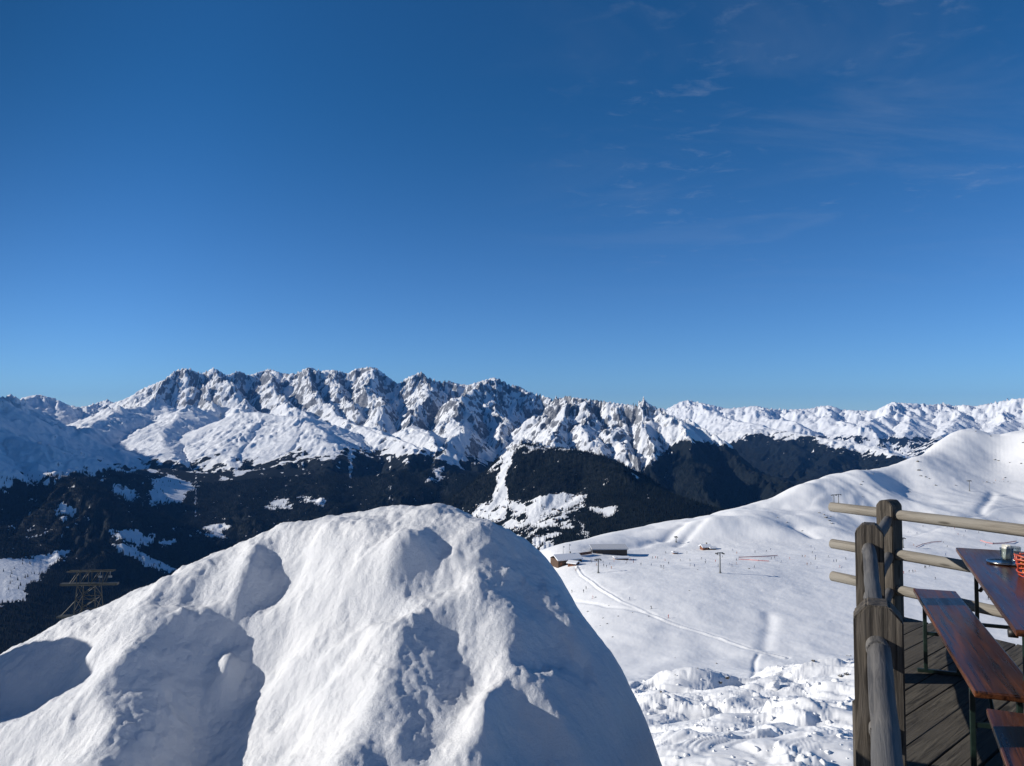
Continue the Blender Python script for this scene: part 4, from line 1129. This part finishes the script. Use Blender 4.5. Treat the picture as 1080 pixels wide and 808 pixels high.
for sx in (-1, 1):
    b = MB()
    for k in range(nseg):
        z0, z1 = zc_ * k / nseg, zc_ * (k + 1) / nseg
        member(b, (sx * wx_(z0), -dy_(z0), z0), (sx * wx_(z1), dy_(z1), z1), .11); member(b, (sx * wx_(z0), dy_(z0), z0), (sx * wx_(z1), -dy_(z1), z1), .11)
    b.build('bracing', M_LATT, lm)
b = MB(); b.box((mx(64) + mx(121)) / 2, 0, zc_, mx(121) - mx(64), 2.0, .7)
b.build('crossarm', M_LATT, lm)
b = MB()
for sy in (-1, 1):
    member(b, (mx(71), sy * 1.1, zt), (mx(117), sy * 1.1, zt), .22)
    us = [74, 81, 84, 91, 93, 98, 103, 104, 111, 112]
    for a, c in ((74,82),(81,81),(84,92),(93,93),(95,103),(104,104),(107,112)):
        member(b, (mx(a), sy * 1.1, zc_ + .4), (mx(c), sy * 1.1, zt), .15)
for u_ in (71, 82, 93, 104, 117): member(b, (mx(u_), -1.1, zt), (mx(u_), 1.1, zt), .15)
b.build('top_boom', M_LATT, lm)
for u_ in (105, 115):
    b = MB(); b.box(mx(u_), -1.4, zt - 1.6, 1.0, .5, .6); member(b, (mx(u_), -1.2, zt), (mx(u_), -1.4, zt - 1.4), .1); b.build('insulator', M_GALV, lm)
b = MB(); b.box((mx(62) + mx(78)) / 2, 0, zp, mx(78) - mx(62), 2.6, .5); member(b, (mx(65), 0, zp + .3), (mx(78), 0, (700 - 636) * sp), .18)
b.build('platform', M_LATT, lm)

# people on skis: one continuous body each, two poses
def person_mesh(name, verts, edges, radii, mat):
    me = bpy.data.meshes.new(name); me.from_pydata(verts, edges, []); o = bpy.data.objects.new(name, me); COL.objects.link(o)
    md = o.modifiers.new('skin', 'SKIN'); sv_ = me.skin_vertices[0].data
    for i, r in enumerate(radii): sv_[i].radius = (r, r)
    sv_[0].use_root = True
    o.modifiers.new('sub', 'SUBSURF').levels = 1
    bpy.context.view_layer.update()
    dg = bpy.context.evaluated_depsgraph_get(); m2 = bpy.data.meshes.new_from_object(o.evaluated_get(dg))
    bpy.data.objects.remove(o); m2.materials.clear(); m2.materials.append(mat); return m2
PV = [(0,0,.92),(0,0,1.2),(0,.0,1.42),(0,.02,1.56),(0,.03,1.70),(.19,0,1.40),(.27,.08,1.14),(.24,.26,1.0),(-.19,0,1.40),(-.27,.08,1.14),(-.24,.26,1.0),(.10,0,.86),(.11,.07,.48),(.12,-.02,.07),(-.10,0,.86),(-.11,.07,.48),(-.12,-.02,.07),(.12,.14,.05),(-.12,.14,.05)]
PE = [(0,1),(1,2),(2,3),(3,4),(2,5),(5,6),(6,7),(2,8),(8,9),(9,10),(0,11),(11,12),(12,13),(0,14),(14,15),(15,16),(13,17),(16,18)]
PR = [.15,.15,.14,.06,.11,.07,.055,.045,.07,.055,.045,.10,.075,.06,.10,.075,.06,.05,.05]
PV2 = [(x, y + (z - .5) * .28 if z > .5 else y, z * .9 if z > .3 else z) for x, y, z in PV]
cloth = {'dark': flat('dark ski clothes', (0.02, 0.022, 0.03)), 'blue': flat('blue ski clothes', (0.03, 0.07, 0.20)), 'red': flat('red ski clothes', (0.40, 0.045, 0.03)), 'orange': flat('orange ski clothes', (0.48, 0.17, 0.04))}
M_SKI = flat('skis', (0.05, 0.05, 0.06), 0.4)
pm = {}
for c_ in cloth:
    for k, pv in enumerate((PV, PV2)): pm[c_, k] = person_mesh('person', pv, PE, PR, cloth[c_])
b = MB(); b.box(0, .05, .02, .08, 1.7, .025); so = b.build('ski', M_SKI); ski_me = so.data; bpy.data.objects.remove(so)
rs = random.Random(21)
spots = []
def crowd(n, u0, u1, v0, v1):
    for _ in range(n): spots.append((rs.uniform(u0, u1), rs.uniform(v0, v1)))
crowd(16, 602, 645, 591, 603); crowd(14, 640, 702, 586, 600); crowd(16, 700, 780, 582, 598); crowd(18, 770, 872, 576, 600); crowd(6, 850, 905, 590, 600)
crowd(14, 945, 1078, 560, 578); crowd(12, 950, 1000, 583, 612); crowd(5, 1040, 1075, 598, 640); crowd(8, 1035, 1072, 506, 512); crowd(4, 600, 640, 618, 632); crowd(6, 880, 1070, 545, 560)
spots += [(833,590),(817,589),(770,596),(874,588),(664,633),(687,642),(705,652)]
lab = {'dark': 'tiny skier in dark clothes out on the white slope', 'blue': 'tiny skier in blue clothes out on the white slope', 'red': 'tiny skier in red clothes out on the white slope', 'orange': 'tiny skier in orange clothes out on the white slope'}
for i, (u_, v_) in enumerate(spots):
    c_ = rs.choices(list(cloth), (10, 3, 2, 1.3))[0]
    if (u_, v_) == (833, 590): c_ = 'red'
    o = bpy.data.objects.new('person', pm[c_, rs.randrange(2)]); COL.objects.link(o)
    o.location = hit(u_, v_) + Vector((0, 0, .03)); o.rotation_euler = (0, 0, rs.uniform(0, 6.28))
    tag(o, lab[c_], 'skier', 'skiers in %s on the slope' % c_)
    for s in (-.12, .12):
        k = bpy.data.objects.new('ski', ski_me); COL.objects.link(k); k.parent = o; k.location = (s, 0, 0)

# rocks breaking through the snow
def rock_mesh(seed):
    r = random.Random(seed); bm_ = bmesh.new(); bmesh.ops.create_icosphere(bm_, subdivisions=2, radius=1.0)
    for v in bm_.verts:
        n = v.co.copy(); k = 1 + .45 * math.sin(n.x * 3.1 + seed) * math.cos(n.y * 2.7 + seed * 2) + r.uniform(-.12, .12)
        v.co = Vector((n.x * k * 1.25, n.y * k, n.z * k * .75))
    me = bpy.data.meshes.new('rock'); bm_.to_mesh(me); bm_.free(); return me
mr = NT('dark rock'); rn = mr.noise(mr.obj(), 2.5, 5, .65)
upn = mr.n('ShaderNodeSeparateXYZ'); mr.l(mr.n('ShaderNodeNewGeometry').outputs['Normal'], upn.inputs[0])
rc_ = mr.mix(mr.rng(rn, .3, .7), (.045, .042, .038), (.16, .15, .135))
M_ROCK = mr.fin(mr.mix(mr.rng(mr.math('ADD', upn.outputs[2], mr.math('MULTIPLY', rn, .5)), .98, 1.12), rc_, (.8, .81, .83)), .9)
rms = [rock_mesh(k) for k in range(5)]
for r_ in rms: r_.materials.append(M_ROCK)
hill = [(968,487),(969,496),(976,503),(980,505),(971,502),(1049,485),(1053,486),(1065,488),(1077,489),(1060,504),(921,500),(910,508),(908,511),(960,519),(1008,512),(987,512),(910,524),(1041,508.5),(1048,509.5),(1029,455),(1045,460),(1079,467),(869,543),(871,546),(875,549),(876,545),(864,541),(877,552),(820,546),(830,551),(846,560)]
for i, (u_, v_) in enumerate(hill):
    p = hit(u_, v_); o = bpy.data.objects.new('rock', rms[i % 5]); COL.objects.link(o); s = rs.uniform(.55, 1.0) * (1.5 if i in (0, 1, 2, 9, 22, 23, 24) else 1) * p.y / F
    o.location = p + Vector((0, 0, .2 * s)); o.scale = (s, s, s * .9); o.rotation_euler = (0, 0, rs.uniform(0, 6.3)); tag(o, 'dark rock poking through the snow high on the white hill', 'rock', 'rocks on the white hill')
flatr = [(642,639),(628,630),(620,645),(636,652),(652,650),(667,646),(684,650),(633,660),(646,672),(712,694),(756,700),(736,706),(712,713),(727,623),(700,600),(736,601),(660,594),(790,600),(640,658),(622,664)]
for i, (u_, v_) in enumerate(flatr):
    p = hit(u_, v_); o = bpy.data.objects.new('rock', rms[i % 5]); COL.objects.link(o); s = rs.uniform(.5, .9) * p.y / F
    o.location = p + Vector((0, 0, .05)); o.scale = (s, s, s); o.rotation_euler = (0, 0, rs.uniform(0, 6.3)); tag(o, 'small half-buried rock on the open flat below the lift station', 'rock', 'rocks on the flat')
for i, (u_, v_) in enumerate(((697,731),(669,738),(858,698),(886,714),(893,712),(767,716),(760,721),(895,692))):
    p = hit(u_, v_); o = bpy.data.objects.new('rock', rms[i % 5]); COL.objects.link(o); s = rs.uniform(.9, 1.9) * p.y / F
    o.location = p + Vector((0, 0, .05)); o.scale = (s, s, s); o.rotation_euler = (0, 0, rs.uniform(0, 6.3)); tag(o, 'small dark stone on the lumpy snow bank below the fence', 'stone', 'stones on the snow bank')

# broken blocks on the snow bank
def block_mesh(seed):
    r = random.Random(seed); bm_ = bmesh.new(); bmesh.ops.create_cube(bm_, size=1.6); bmesh.ops.subdivide_edges(bm_, edges=bm_.edges[:], cuts=3, use_grid_fill=True)
    for v in bm_.verts:
        n = v.co.normalized(); k = .55 + .45 * max(abs(v.co.x), abs(v.co.y), abs(v.co.z)) / max(v.co.length, .01) 
        v.co = v.co * k + Vector((r.uniform(-.13, .13), r.uniform(-.13, .13), r.uniform(-.13, .13)))
        v.co.z *= .7
    for f in bm_.faces: f.smooth = True
    me = bpy.data.meshes.new('snow_block'); bm_.to_mesh(me); bm_.free(); me.materials.append(MAT_SLOPE); return me
bms = [block_mesh(k) for k in range(6)]
for i in range(95):
    u_, v_ = (rs.uniform(668, 898), rs.uniform(704, 806)) if i else (815, 726)
    p = hit(u_, v_)
    if p.y > 60: continue
    o = bpy.data.objects.new('snow_block', bms[i % 6]); COL.objects.link(o); s = ((1.0 + 3.8 * rs.random() ** 3) if i else 8.0) * p.y / F
    o.location = p + Vector((0, 0, .1 * s)); o.scale = (s, s * rs.uniform(.7, 1.2), s); o.rotation_euler = (rs.uniform(-.5, .5), rs.uniform(-.5, .5), rs.uniform(0, 6.3))
    if i: tag(o, 'small broken lump of snow lying on the rough bank below the fence', 'snow lump', 'lumps on the snow bank')
    else: tag(o, 'biggest white snow block standing on the rough bank below the fence', 'snow lump')

# chalets of the village in the clearing
vh_w = MB(); vh_w.box(0, 0, 1.5, 11, 9, 7); tmp = vh_w.build('chalet', B_WALL); wme = tmp.data; bpy.data.objects.remove(tmp)
vh_r = MB(); vh_r.prism([(-6.6, 4.4), (0, 8.0), (6.6, 4.4), (6.6, 5.2), (0, 8.8), (-6.6, 5.2)], -5.6, 5.6); tmp = vh_r.build('roof', B_ROOF); rme = tmp.data; bpy.data.objects.remove(tmp)
vok = inpoly(U_, V_, clear[11]) & (MY < 9500) & (MY > 3000) & (e2 < 0.5)
vi, vj = np.nonzero(vok)
if len(vi):
    pk = RNG.choice(len(vi), 95, p=(RR[vi, vj] ** 2) / (RR[vi, vj] ** 2).sum())
    for k in pk:
        o = bpy.data.objects.new('chalet', wme); COL.objects.link(o); o.location = (MX[vi[k], vj[k]], MY[vi[k], vj[k]], MZ[vi[k], vj[k]] - .5)
        o.rotation_euler = (0, 0, rs.uniform(-.5, .5) + (1.57 if rs.random() < .4 else 0)); s = rs.uniform(.9, 1.6); o.scale = (s, s, s)
        tag(o, 'tiny dark chalet with a snowy roof in the village clearing among the firs', 'chalet', 'chalets of the village in the clearing')
        r = bpy.data.objects.new('roof', rme); COL.objects.link(r); r.parent = o
